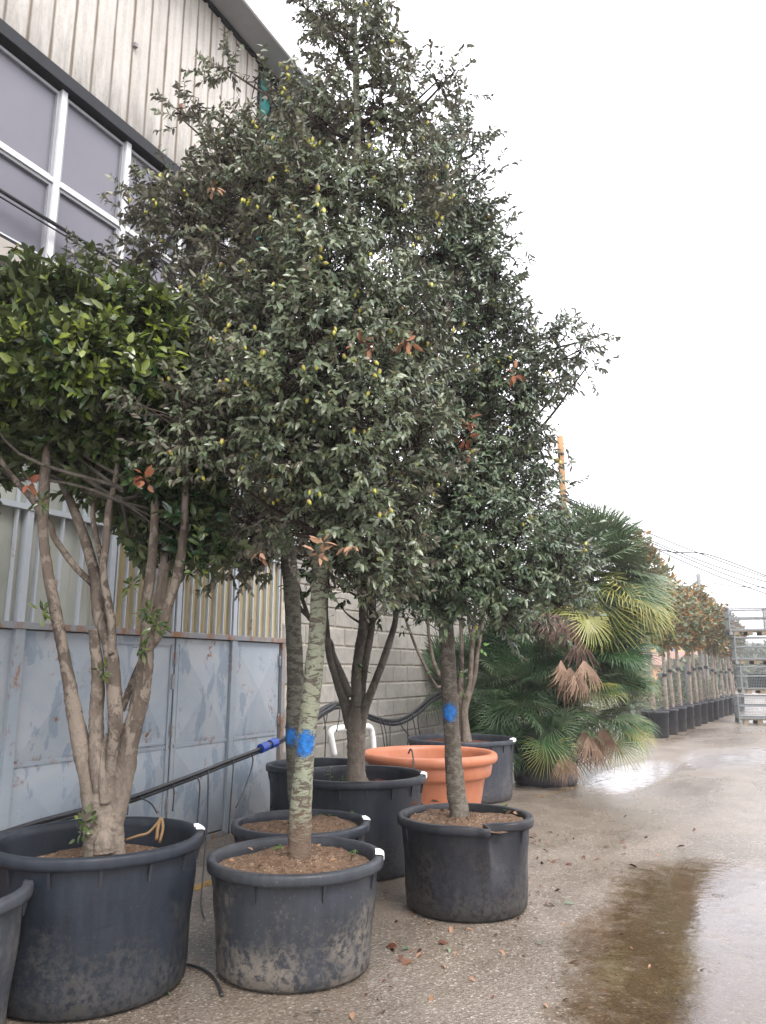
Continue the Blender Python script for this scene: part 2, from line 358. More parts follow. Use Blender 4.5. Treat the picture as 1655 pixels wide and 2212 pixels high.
class B:                                  # collects boxes / prisms
    def __init__(s): s.V = []; s.F = []
    def box(s, x0, x1, y0, y1, z0, z1, bev=0.):
        n = len(s.V)
        s.V += [(x, y, z) for z in (z0, z1) for y in (y0, y1) for x in (x0, x1)]
        s.F += [tuple(n + i for i in f) for f in ((0, 2, 3, 1), (4, 5, 7, 6), (0, 1, 5, 4), (2, 6, 7, 3), (0, 4, 6, 2), (1, 3, 7, 5))]
        return s
    def prism(s, poly, axis, a, b):       # poly of 2-d points extruded along an axis
        n = len(s.V); m = len(poly)
        for t in (a, b):
            for p in poly:
                q = list(p); q.insert(axis, t); s.V.append(tuple(q))
        s.F += [tuple(n + i for i in range(m)), tuple(n + m + i for i in reversed(range(m)))]
        s.F += [(n + i, n + m + i, n + m + (i + 1) % m, n + (i + 1) % m) for i in range(m)]
        return s
    def link(s, name, mat, parent=None, loc=None, kind=None, bevel=0.):
        o = link(name, mesh(name, s.V, s.F, mat), parent, loc, kind)
        if bevel:
            b = o.modifiers.new('bevel', 'BEVEL'); b.width = bevel; b.segments = 2; b.limit_method = 'ANGLE'
        return o
def unit(a): return a / (np.linalg.norm(a, axis=-1, keepdims=True) + 1e-9)
def catmull(P, n=6):
    P = np.asarray(P, float); Q = np.vstack([2 * P[0] - P[1], P, 2 * P[-1] - P[-2]]); out = []
    for i in range(1, len(Q) - 2):
        for t in np.linspace(0, 1, n, endpoint=False):
            a, b, c, d = Q[i - 1:i + 3]
            out.append(.5 * (2 * b + (c - a) * t + (2 * a - 5 * b + 4 * c - d) * t * t + (3 * b - a - 3 * c + d) * t ** 3))
    out.append(P[-1]); return np.array(out)
def tube(P, rad, sides=10, n=6, knob=0., seed=0, flare=0., cap=True):
    """P points with radii -> verts, faces"""
    PR = catmull(np.column_stack([P, rad]), n); C, r = PR[:, :3], np.maximum(PR[:, 3], .0008)
    T = unit(np.gradient(C, axis=0)); rs = np.random.default_rng(seed)
    up = np.array([1., 0, 0]) if abs(T[0][0]) < .9 else np.array([0, 1., 0])
    V = []; a = np.linspace(0, 2 * np.pi, sides, endpoint=False); ph = rs.uniform(0, 6.28, 6)
    for i in range(len(C)):
        u = up - T[i] * up.dot(T[i]); u /= np.linalg.norm(u); up = u; w_ = np.cross(T[i], u)
        s_ = i / 3.
        rr = r[i] * (1 + knob * (np.sin(3 * a + ph[0] + s_ * .4) * .35 + np.sin(2 * a + ph[1] - s_ * .7) * .3 + np.sin(5 * a + s_ * 1.9 + ph[2]) * .2 + rs.uniform(-.35, .35, sides)))
        if flare and i < 4: rr = rr * (1 + flare * (1 - i / 4) ** 2 * (1 + .6 * np.sin(4 * a + ph[3])))
        V.append(C[i] + np.outer(np.cos(a) * rr, u) + np.outer(np.sin(a) * rr, w_))
    V = np.vstack(V); Fc = []
    for i in range(len(C) - 1):
        for j in range(sides):
            k2 = (j + 1) % sides; Fc.append((i * sides + j, i * sides + k2, (i + 1) * sides + k2, (i + 1) * sides + j))
    if cap: Fc += [tuple(reversed(range(sides))), tuple((len(C) - 1) * sides + j for j in range(sides))]
    return V, Fc
def tube_obj(name, P, rad, mat, parent=None, **k):
    P = np.asarray(P, float); rad = np.full(len(P), rad) if np.isscalar(rad) else np.asarray(rad, float)
    V, Fc = tube(P, rad, **k); return link(name, mesh(name, V, Fc, mat, True), parent)
def lathe(prof, n=64, noise=0., seed=0):
    rs = np.random.default_rng(seed); a = np.linspace(0, 2 * np.pi, n, endpoint=False); V = []; Fc = []
    ph = rs.uniform(0, 6.28, 3)
    for r, z in prof:
        q = r * (1 + noise * (np.sin(2 * a + ph[0]) + .5 * np.sin(3 * a + ph[1])))
        V += list(zip(q * np.cos(a), q * np.sin(a), np.full(n, z)))
    for i in range(len(prof) - 1):
        for j in range(n):
            k2 = (j + 1) % n; Fc.append((i * n + j, i * n + k2, (i + 1) * n + k2, (i + 1) * n + j))
    return np.array(V), Fc

# leaf template: along, across, up
LT = np.array([(0, 0, 0), (.30, .46, .10), (.30, -.46, .10), (.70, .36, .07), (.70, -.36, .07), (1, 0, -.02), (.34, 0, 0), (.70, 0, 0)])
LF = [(0, 6, 1), (0, 2, 6), (6, 7, 3, 1), (6, 2, 4, 7), (7, 5, 3), (7, 4, 5)]
LL = np.array([i for f in LF for i in f]); LS = np.cumsum([0] + [len(f) for f in LF])[:-1]
def leaves_mesh(name, pos, dr, nm, ln, wd, mat, rnd, extra=None, curl=.18):
    N = len(pos); dr = unit(dr); nm = unit(nm - dr * np.sum(nm * dr, 1, keepdims=True)); sd_ = np.cross(nm, dr)
    t = LT
    z = t[None, :, 2] * wd[:, None] * 1.1 - curl * ln[:, None] * (t[None, :, 0] ** 2)
    V = pos[:, None] + dr[:, None] * (t[None, :, 0] * ln[:, None])[..., None] + sd_[:, None] * (t[None, :, 1] * wd[:, None])[..., None] + nm[:, None] * z[..., None]
    V = V.reshape(-1, 3); off = (np.arange(N) * 8)[:, None]
    loops = (LL[None] + off).ravel(); starts = (LS[None] + (np.arange(N) * len(LL))[:, None]).ravel()
    at = {'rnd': np.repeat(rnd, 8)}
    if extra: at.update({a: np.repeat(b, 8) for a, b in extra.items()})
    return npmesh(name, V, loops, starts, mat, at)
def prisms_mesh(name, segs, mat, sides=3):
    """segs: list of (A, B, rA, rB) arrays -> thin tapered twigs"""
    VV, LP, SS = [], [], []; vo = 0; lo = 0
    for A, Bp, ra, rb in segs:
        d = unit(Bp - A); h = np.where(np.abs(d[:, 2:3]) < .9, np.array([[0, 0, 1.]]), np.array([[1., 0, 0]]))
        u = unit(np.cross(d, h)); v = np.cross(d, u); N = len(A)
        ang = np.linspace(0, 2 * np.pi, sides, endpoint=False)
        ring = lambda P, r: P[:, None] + (u[:, None] * np.cos(ang)[None, :, None] + v[:, None] * np.sin(ang)[None, :, None]) * r[:, None, None]
        V = np.concatenate([ring(A, ra), ring(Bp, rb)], 1).reshape(-1, 3)
        f = np.array([(j, (j + 1) % sides, sides + (j + 1) % sides, sides + j) for j in range(sides)]).ravel()
        LP.append((f[None] + (np.arange(N) * 2 * sides)[:, None]).ravel() + vo)
        SS.append(np.arange(N * sides) * 4 + lo); VV.append(V); vo += len(V); lo += N * sides * 4
    return npmesh(name, np.vstack(VV), np.concatenate(LP), np.concatenate(SS), mat)

def grow_crown(tree, trunk, blobs, f, nclus, per, ln, wd, twig, mat, seed, up=.3, droop=.5, shell=.5, barkmat='twig', limb_r=.022, young=None, depth=1., sparse=None, acorns=0, shrink=.86):
    rs = np.random.default_rng(seed); C = []; D = []; OO = []; segs = []
    P = np.array([at_f(b[0], b[1], f + (b[3] if len(b) > 3 else 0)) for b in blobs])
    r = np.array([b[2] * mpp(b[1], f) * shrink for b in blobs]); wgt = r ** 2.1 * np.array([b[4] if len(b) > 4 else 1. for b in blobs]); wgt /= wgt.sum()
    tr = np.asarray(trunk)
    for i in range(len(blobs)):
        n = max(4, int(nclus * wgt[i]))
        q = unit(rs.normal(size=(n, 3))); rad = (shell + (1 - shell) * rs.random(n) ** .7) * r[i] * (1 + .22 * rs.normal(size=n)).clip(.5, 1.3)
        ns = max(3, n // 6); pick = rs.integers(0, ns, n)            # sprays: several twigs share a branch end
        q0, r0 = unit(rs.normal(size=(ns, 3))), (shell + (1 - shell) * rs.random(ns) ** .6) * r[i] * (1 + .2 * rs.normal(size=ns)).clip(.5, 1.35)
        loose = rs.random(n) < .3
        c = np.where(loose[:, None], P[i] + q * rad[:, None], P[i] + (q0 * r0[:, None])[pick] + rs.normal(size=(n, 3)) * .055 * (f / 5))
        q = np.where(loose[:, None], q, unit(q0[pick] + .4 * q))
        ax = np.array([np.interp(c[:, 2], tr[:, 2], tr[:, j]) for j in (0, 1)]).T
        out = np.zeros((n, 3)); out[:, :2] = c[:, :2] - ax; out = unit(out)
        d = unit(.55 * q + .55 * out + np.array([0, 0, up]) + .55 * rs.normal(size=(n, 3)))
        C.append(c); D.append(d); OO.append(unit(out + .5 * q))
        # limb trunk -> blob
        zt = P[i][2] - .55 * np.linalg.norm(P[i][:2] - [np.interp(P[i][2], tr[:, 2], tr[:, j]) for j in (0, 1)]) - .1
        zt = max(zt, tr[0][2] + .2); root = np.array([np.interp(zt, tr[:, 2], tr[:, j]) for j in range(3)])
        mid = (root + P[i]) / 2 + rs.normal(size=3) * .06 * np.linalg.norm(P[i] - root); mid[2] -= .04
        cv = catmull([root, mid, P[i]], 4); rr = np.linspace(limb_r, limb_r * .32, len(cv))
        segs.append((cv[:-1], cv[1:], rr[:-1], rr[1:]))
        m2 = rs.random(n) < .55
        b0 = np.repeat(P[i][None], m2.sum(), 0) + rs.normal(size=(m2.sum(), 3)) * r[i] * .12; b1 = c[m2]
        md = (b0 + b1) / 2 + rs.normal(size=b0.shape) * .03
        o1 = np.full(len(b0), .0062); o2 = np.full(len(b0), .0042); o3 = np.full(len(b0), .0028)
        segs += [(b0, md, o1, o2), (md, b1, o2, o3)]
    C = np.vstack(C); D = np.vstack(D); OUT = np.vstack(OO); n = len(C)
    tl = twig * rs.uniform(.6, 1.3, n)
    segs.append((C, C + D * tl[:, None], np.full(n, .0028), np.full(n, .0012)))
    t = np.tile(np.linspace(.12, 1.0, per), (n, 1)) + rs.normal(size=(n, per)) * .03
    az = (np.arange(per) * 2.4)[None] + rs.uniform(0, 6.28, (n, 1))
    h = np.where(np.abs(D[:, 2:3]) < .9, np.array([[0, 0, 1.]]), np.array([[1., 0, 0]])); u = unit(np.cross(D, h)); v = np.cross(D, u)
    radial = u[:, None] * np.cos(az)[..., None] + v[:, None] * np.sin(az)[..., None]
    A = np.radians(rs.uniform(35, 85, (n, per)) - 25 * t)
    ld = D[:, None] * np.cos(A)[..., None] + radial * np.sin(A)[..., None] + np.array([0, 0, -droop]) + rs.normal(size=(n, per, 3)) * .18
    ld = unit(ld.reshape(-1, 3)); pos = (C[:, None] + D[:, None] * (t * tl[:, None])[..., None]).reshape(-1, 3)
    nm = np.array([0, 0, .62]) + .75 * OUT.repeat(per, 0) + .25 * D.repeat(per, 0) + rs.normal(size=(n * per, 3)) * .5
    L = ln * rs.uniform(.6, 1.25, n * per); W = wd * rs.uniform(.75, 1.2, n * per) * (L / ln) ** .5
    base = rs.random(n).repeat(per) * .45 + rs.random(n * per) * .55
    ex = None
    if young is not None:
        yv = np.clip((C[:, 2] - young[0]) / young[1], 0, 1) * (rs.random(n) ** .9)
        tt = np.clip(t, 0, 1).reshape(-1)
        ex = {'young': (yv.repeat(per) * (.25 + .75 * tt ** 2)).clip(0, 1) * young[2]}
    link('crown', leaves_mesh('crown', pos, ld, nm, L, W, mat, base, ex), tree, kind='stuff')
    link('twigs', prisms_mesh('twigs', segs, barkmat), tree, kind='stuff')
    if acorns:
        idx = rs.choice(n, acorns, replace=False); pts = []
        for i in idx:
            for _ in range(rs.integers(1, 4)): pts.append(C[i] + D[i] * tl[i] * rs.uniform(.7, 1.1) + rs.normal(size=3) * .02)
        pts = np.array(pts); N = len(pts)
        prof = [(.0, 0), (.0095, .001), (.0115, .009), (.011, .013), (.0095, .024), (.004, .032), (.0003, .036)]
        a = np.linspace(0, 2 * np.pi, 6, endpoint=False)
        T = np.array([(rr * math.cos(x), rr * math.sin(x), -zz) for rr, zz in prof for x in a])
        ax = unit(np.array([0, 0, 1.]) + rs.normal(size=(N, 3)) * .5); h = np.array([[1., 0, 0]]); u = unit(np.cross(ax, h)); v = np.cross(ax, u)
        V = (pts[:, None] + u[:, None] * T[None, :, 0:1] + v[:, None] * T[None, :, 1:2] + ax[:, None] * T[None, :, 2:3]).reshape(-1, 3)
        m = len(T); f = np.array([(i * 6 + j, i * 6 + (j + 1) % 6, (i + 1) * 6 + (j + 1) % 6, (i + 1) * 6 + j) for i in range(6) for j in range(6)]).ravel()
        cup = np.tile(np.repeat([1, 1, 1, 0, 0, 0, 0], 6), N)
        link('acorns', npmesh('acorns', V, (f[None] + (np.arange(N) * m)[:, None]).ravel(), np.arange(N * 36) * 4, MAT['acorn'], {'cup': cup}, True), tree, kind='stuff')
k = M('acorn', .4, .4); k.col(k.mix(k.attr('cup'), (.42, .42, .07), (.24, .16, .085))); MAT['acorn'] = k.m

def leaf_spray(tree, name, px, py, f, n, spread, ln, wd, mat, seed, up=(0, 0, -.3)):
    rs = np.random.default_rng(seed); c = at_f(px, py, f)
    q = unit(rs.normal(size=(n, 3))); pos = c + q * spread * rs.random((n, 1))
    return link(name, leaves_mesh(name, pos, q + np.array(up), np.array([0, -.4, .8]) + rs.normal(size=(n, 3)) * .6, ln * rs.uniform(.7, 1.2, n), wd * rs.uniform(.7, 1.2, n), mat, rs.random(n), {'young': rs.random(n) * .25}), tree, kind='stuff')

def paint_patch(tree, trunkP, trunkR, zc, w_, h_, mat, seed, az_off=0.):
    """sprayed patch that lies 2 mm proud of a trunk, on the side that faces the yard"""
    PR = catmull(np.column_stack([trunkP, trunkR]), 10); rs = np.random.default_rng(seed)
    az0 = math.atan2(-PR[0][1], -PR[0][0]) + az_off; V = []; Fc = []; nu, nv = 13, 11
    def cr(z): return [np.interp(z, PR[:, 2], PR[:, j]) for j in (0, 1, 3)]
    for j in range(nv):
        z = zc + h_ * (j / (nv - 1) - .5); x, y, r_ = cr(z)
        for i in range(nu):
            a = az0 + w_ / r_ * (i / (nu - 1) - .5); V.append((x + (r_ + .0055) * math.cos(a), y + (r_ + .0055) * math.sin(a), z))
    for j in range(nv - 1):
        for i in range(nu - 1):
            Fc.append((j * nu + i, j * nu + i + 1, (j + 1) * nu + i + 1, (j + 1) * nu + i))
    ed = [1.15 * (1 - math.hypot(i / (nu - 1) * 2 - 1, j / (nv - 1) * 2 - 1)) for j in range(nv) for i in range(nu)]
    link('paint_mark', mesh('paint_mark', V, Fc, mat, True, {'edge': ed}), tree)

# ================================================================== THE SETTING
def sheet(name, x0, x1, y0, y1, z, mat):
    return tag(link(name, mesh(name, [(x0, y0, z), (x1, y0, z), (x1, y1, z), (x0, y1, z)], [(0, 1, 2, 3)], mat)), kind='structure')
sheet('ground', -500, 500, -120, 900, 0, 'ground')
def yellow_line(pts, wd_, name='painted_line', mat='yellow'):
    V = []; Fc = []; pts = np.array(pts, float); t = unit(np.gradient(pts, axis=0)); nrm = np.column_stack([-t[:, 1], t[:, 0]])
    for p, q in zip(pts, nrm): V += [(*(p - q * wd_ / 2), .004), (*(p + q * wd_ / 2), .004)]
    for i in range(len(pts) - 1): Fc.append((2 * i, 2 * i + 2, 2 * i + 3, 2 * i + 1))
    tag(link(name, mesh(name, V, Fc, mat)), kind='structure')
yellow_line([(-4.29, 1.5), (-4.29, 9.5)], .1)
yellow_line([(-3.2, 10.6), (-2.95, 11.6), (-2.62, 13.2)], .08, mat='yellow2')
yellow_line([(-2.45, 12.9), (-.6, 13.6)], .05, mat='yellow2')

def puddle(pts, seed, z=.004, mat='puddle'):
    """irregular film of water; 'edge' runs 0 at the shore to 1 inside"""
    P = catmull(np.array(list(pts) + [pts[0]], float), 8)[:-1]; n = len(P); c = P.mean(0); V = []; ed = []; Fc = []
    rings = [1.0, .92, .80, .6, .3]
    for k_, s_ in enumerate(rings):
        for p in P: V.append((*(c + (p - c) * s_), z)); ed.append((0, .45, .8, 1, 1)[k_] * (.62 if mat == 'puddle2' else 1))
    V.append((*c, z)); ed.append(1)
    for k_ in range(4):
        for j in range(n):
            j2 = (j + 1) % n; Fc.append((k_ * n + j, k_ * n + j2, (k_ + 1) * n + j2, (k_ + 1) * n + j))
    for j in range(n): Fc.append((4 * n + j, 4 * n + (j + 1) % n, 5 * n))
    me = mesh('puddle', V, Fc, mat, True, {'edge': ed})
    o = tag(link('puddle', me), kind='structure'); return o
G = lambda x, y: tuple(at_z(x, y)[:2])
puddle([G(1500, 1842), G(1330, 1862), G(1275, 1945), G(1190, 2010), G(1175, 2110), G(1120, 2240), (-.9, 3.1), (.6, 2.6), (2.2, 3.6), (2.6, 6.0), (1.6, 8.2), (.1, 8.3)], 1)
puddle([G(1255, 1702), G(1290, 1668), G(1400, 1640), G(1480, 1650), G(1430, 1690), G(1330, 1722)], 2, .004, 'puddle2')
puddle([G(1440, 1640), G(1520, 1615), G(1680, 1612), G(1700, 1640), G(1600, 1668), G(1500, 1668)], 3, .004, 'puddle2')

# ---- warehouse ----------------------------------------------------
XW = -5.35
wh = empty('warehouse', (XW, 3.8, 0), 'tall shed with ribbed cream cladding, grey window band and rusty blue folding gate', 'building')
def wlink(bb, name, mat, bevel=0., parent=wh, kind=None):
    o = bb.link(name, mat, None, kind=kind, bevel=bevel)
    o.parent = parent; o.matrix_parent_inverse = parent.matrix_world.inverted() if parent is not wh else WINV
    return o
from mathutils import Matrix
WINV = Matrix.Translation((XW, 3.8, 0)).inverted()
def under(o, parent):                      # keep world coordinates of mesh under a part whose own frame is the warehouse's
    o.parent = parent; o.matrix_parent_inverse = WINV @ Matrix.Identity(4) if parent is wh else Matrix.Identity(4); return o
Y0, Y1 = -1.3, 7.78                        # length of shed side along the yard
wlink(B().box(-17, XW - .12, Y0, Y1, 0, 9.3), 'wall', 'cream')
# gate leaves
ys = [Y1 - .04 - .9 * i for i in range(11)]
def gate_leaf(ya, yb):
    """framed sheet with two pressed four-sided pyramids"""
    t = .04; x0 = XW - .05; xf = XW - .012
    fr = wlink(B().box(x0, xf - .004, ya, yb, .07, 1.99), 'gate_leaf', 'gate')
    for z0, z1 in ((.11, .93), (.99, 1.94)):
        a, b, zc, yc = ya + .05, yb - .05, (z0 + z1) / 2, (ya + yb) / 2
        V = [(xf, a, z0), (xf, b, z0), (xf, b, z1), (xf, a, z1), (xf + t, yc, zc)]
        V += [(xf - .006, a, z0), (xf - .006, b, z0), (xf - .006, b, z1), (xf - .006, a, z1)]
        Fc = [(0, 1, 4), (1, 2, 4), (2, 3, 4), (3, 0, 4), (0, 5, 6, 1), (1, 6, 7, 2), (2, 7, 8, 3), (3, 8, 5, 0)]
        o = link('pressed_panel', mesh('pressed_panel', V, Fc, 'gate'), fr)
    o = B().box(xf - .002, xf + .006, ya + .03, yb - .03, .945, .975).link('mid_rail', 'frame', fr)
    return fr
for i in range(10):
    ya, yb = ys[i + 1] + .012, ys[i] - .012
    lf = gate_leaf(ya, yb)
    for z in (.35, 1.05, 1.72):
        V, Fc = tube(np.array([(XW + .004, yb - .005, z), (XW + .004, yb - .005, z + .06), (XW + .004, yb - .005, z + .13)]), np.full(3, .011), 8, 2)
        link('hinge', mesh('hinge', V, Fc, 'rust', True), lf)
    if i in (1, 4, 7):
        B().box(XW - .03, XW + .02, ys[i] - .045, ys[i] + .045, .03, 2.0).link('post', 'frame', wh).matrix_parent_inverse = WINV
# wicket door outline and bolt on the third leaf
for bb, nm in ((B().box(XW - .011, XW + .004, ys[2] - .075, ys[2] - .055, .12, 1.93), 'door_edge'), (B().box(XW - .011, XW + .004, ys[2] - .86, ys[2] - .055, 1.915, 1.93), 'door_edge'),
               (B().box(XW - .01, XW + .02, ys[2] - .055, ys[2] - .015, 1.5, 1.64), 'latch'), (B().box(XW - .01, XW + .006, ys[2] - .8, ys[2] - .1, .99, 1.015), 'slide_rail')):
    wlink(bb, nm, 'rust' if nm == 'latch' else 'frame')
wlink(B().box(XW - .06, XW + .02, Y1 - .03, Y1 + .04, 0, 2.03), 'gate_jamb', 'rust', .004)
wlink(B().box(XW - .10, XW + .035, Y0, Y1 + .06, 2.0, 2.055), 'top_rail', 'rust', .004)
wlink(B().box(XW - .10, XW + .01, Y0, Y1 + .02, -.02, .05), 'threshold', 'rust')
# sheeting between gate and windows
for i in range(10):
    ya, yb = ys[i + 1], ys[i]; green = i >= 3
    for z0, z1 in ((2.057, 2.95), (3.0, 4.58)):
        wl, am = (.052, .009) if not green else (.30, .004)
        n = max(12, int((yb - ya) / wl * 8)); V = []; Fc = []
        for j in range(n + 1):
            y = ya + (yb - ya) * j / n; x = XW - .05 + am * math.sin(2 * math.pi * (y - ya) / wl) + (.012 if z0 > 2.9 else 0)
            V += [(x, y, z0), (x, y, z1)]
        for j in range(n): Fc.append((2 * j, 2 * j + 2, 2 * j + 3, 2 * j + 1))
        under(link('corrugated_sheet', mesh('corrugated_sheet', V, Fc, 'sheet_g' if green else 'sheet_y', True)), wh)
        nb = 7 if not green else 4
        for j in range(nb):
            y = ya + (yb - ya) * (j + .5) / nb
            wlink(B().box(XW - .03, XW + .004, y - .008, y + .008, z0, z1), 'batten', 'batten')
    wlink(B().box(XW - .07, XW + .012, ya - .03, ya + .03, 2.056, 4.58), 'stanchion', 'batten')
wlink(B().box(XW - .06, XW + .02, Y0, Y1, 2.952, 2.998), 'cross_rail', 'batten')
# louvre strip, sill, window band
wlink(B().box(XW - .10, XW + .02, Y0, Y1, 4.585, 4.64), 'cross_rail', 'white')
wlink(B().box(XW - .11, XW - .08, Y0, Y1, 4.64, 4.93), 'louvre_backing', 'dark')
for i in range(38):
    y = Y0 + .1 + i * .235
    wlink(B().box(XW - .08, XW - .01, y, y + .055, 4.64, 4.93), 'louvre_slat', 'white')
wlink(B().box(XW - .11, XW + .03, Y0, Y1, 4.932, 5.11), 'sill', 'cream', .006)
wlink(B().box(XW - .11, XW + .0, Y0, Y1, 5.112, 5.155), 'sill_strip', 'dark')
my = [4.085 + .78 * j for j in range(-7, 5)]
for j in range(len(my) - 1):
    for z0, z1 in ((5.157, 5.885), (5.935, 6.80)):
        a, b = my[j] + .03, my[j + 1] - .03
        if b > Y1: b = Y1 - .02
        wdw = wlink(B().box(XW - .09, XW - .045, a, b, z0, z1), 'window', 'pane')
        fr = B().box(XW - .044, XW - .012, a, a + .03, z0, z1).box(XW - .044, XW - .012, b - .03, b, z0, z1).box(XW - .044, XW - .013, a + .03, b - .03, z1 - .03, z1)
        fr.link('window_frame', 'soffit', wdw)
        B().box(XW - .044, XW - .013, a + .03, b - .03, z0, z0 + .02).link('window_frame', 'white', wdw)
for y in my[:-1]:
    wlink(B().box(XW - .08, XW + .012, y - .03, y + .03, 5.157, 6.83), 'mullion', 'white', .004)
for j in range(len(my) - 1):
    wlink(B().box(XW - .07, XW + .004, my[j] + .03, min(my[j + 1], Y1) - .03, 5.886, 5.934), 'transom', 'white', .003)
wlink(B().box(XW - .10, XW + .07, Y0, Y1 - .9, 6.832, 6.96), 'flashing', 'dark', .004)
# ribbed cladding, in panels of four ribs
def clad_panel(ya, nr):
    V = []; Fc = []; prof = []
    for j in range(nr):
        y = ya + j * .23
        prof += [(y, .0), (y + .085, .0), (y + .102, .026), (y + .128, .026), (y + .145, .0)]
    prof.append((ya + nr * .23 - .002, 0))
    for y, dx in prof: V += [(XW + .01 + dx, y, 6.97), (XW + .01 + dx, y, 9.33)]
    for j in range(len(prof) - 1): Fc.append((2 * j, 2 * j + 2, 2 * j + 3, 2 * j + 1))
    o = link('cladding_panel', mesh('cladding_panel', V, Fc, 'clad')); under(o, wh)
ya = 6.88 - 9 * .92
for j in range(9): clad_panel(ya + j * .92, 4)
wlink(B().box(XW - .1, XW + .008, Y0, 6.88, 6.96, 9.34), 'cladding_backing', 'cream')
for y, z in ((4.83, 7.9), (5.53, 7.7)):
    wlink(B().box(XW + .01, XW + .05, y - .02, y + .02, z, z + .045), 'bolt', 'rust')
wlink(B().box(XW - .1, XW - .02, 6.885, Y1, 6.832, 9.3), 'corner_netting', 'teal')
for y in (6.93, 7.2, 7.48, 7.74):
    wlink(B().box(XW - .018, XW + .01, y - .012, y + .012, 6.84, 9.3), 'netting_post', 'dark')
wlink(B().box(XW - .1, XW + .06, Y0, Y1 + .25, 9.345, 9.375), 'eave_strip', 'dark')
wlink(B().prism([(-17, 10.8), (-17, 10.74), (XW - .1, 9.38), (XW + .42, 9.38), (XW + .42, 9.46), (XW - .1, 9.47)], 1, Y0 - .3, Y1 + .35), 'roof', 'soffit')
wlink(B().box(XW + .421, XW + .45, Y0 - .3, Y1 + .36, 9.33, 9.49), 'gutter_edge', 'roof', .004)

# cables along the shed
def cable(name, pts, r_, label, cat='cable', mat='wire', parent=None, group=None):
    o = tube_obj(name, pts, r_, mat, parent, sides=6, n=8)
    if parent is None: tag(o, label, cat, group)
    return o
def sag(a, b, s_, n=9):
    a, b = np.array(a, float), np.array(b, float); t = np.linspace(0, 1, n)[:, None]
    p = a + (b - a) * t; p[:, 2] -= (4 * s_ * t * (1 - t))[:, 0]; return p
cable('power_cable', sag((XW + .14, -1, 5.50), (XW + .05, 7.7, 5.50), .05), .017, 'thick black cable strung along the grey window band of the shed')
cable('power_cable', sag((XW + .10, -1, 5.43), (XW + .05, 7.7, 5.45), .03), .007, 'thin dark wire strung just under the thick cable on the shed')

# ---- block wall ---------------------------------------------------
bw = empty('block_wall', (XW - .1, 12, 0), 'grey concrete block wall with pale ragged mortar joints beyond the gate', 'wall')
BWI = Matrix.Translation((XW - .1, 12, 0)).inverted()
o = B().box(XW - .3, XW - .055, Y1 + .03, 18.2, 0, 3.25).link('mortar', 'mortar'); o.parent = bw; o.matrix_parent_inverse = BWI
bms = []
for s_ in range(4):
    rs = random.Random(s_); V = []; Fc = []
    L_, H_ = .485, .232; ny, nz = 6, 4
    for j in range(nz + 1):
        for i in range(ny + 1):
            e = (i in (0, ny)) or (j in (0, nz))
            V.append((.0 if e else .015 + rs.uniform(-.0015, .0015), -L_ / 2 + L_ * (0, .03, .27, .5, .73, .97, 1)[i] + rs.uniform(-.006, .006) * (i in (0, 1, ny - 1, ny) or j in (0, 1, nz - 1, nz)), -H_ / 2 + H_ * (0, .06, .5, .94, 1)[j] + rs.uniform(-.005, .005) * (j != 2)))
    for j in range(nz):
        for i in range(ny):
            q = j * (ny + 1) + i; Fc.append((q, q + 1, q + ny + 2, q + ny + 1))
    bms.append(mesh('block', V, Fc, 'block'))
for j in range(13):
    y = Y1 + .30 - (.25 if j % 2 else 0); 
    while y < 17.9:
        if y > Y1 + .28:
            o = link('block', bms[random.randrange(4)], bw); o.matrix_parent_inverse = BWI
            o.location = (XW - .052 + random.uniform(-.003, .003), y, .125 + j * .25)
        y += .5

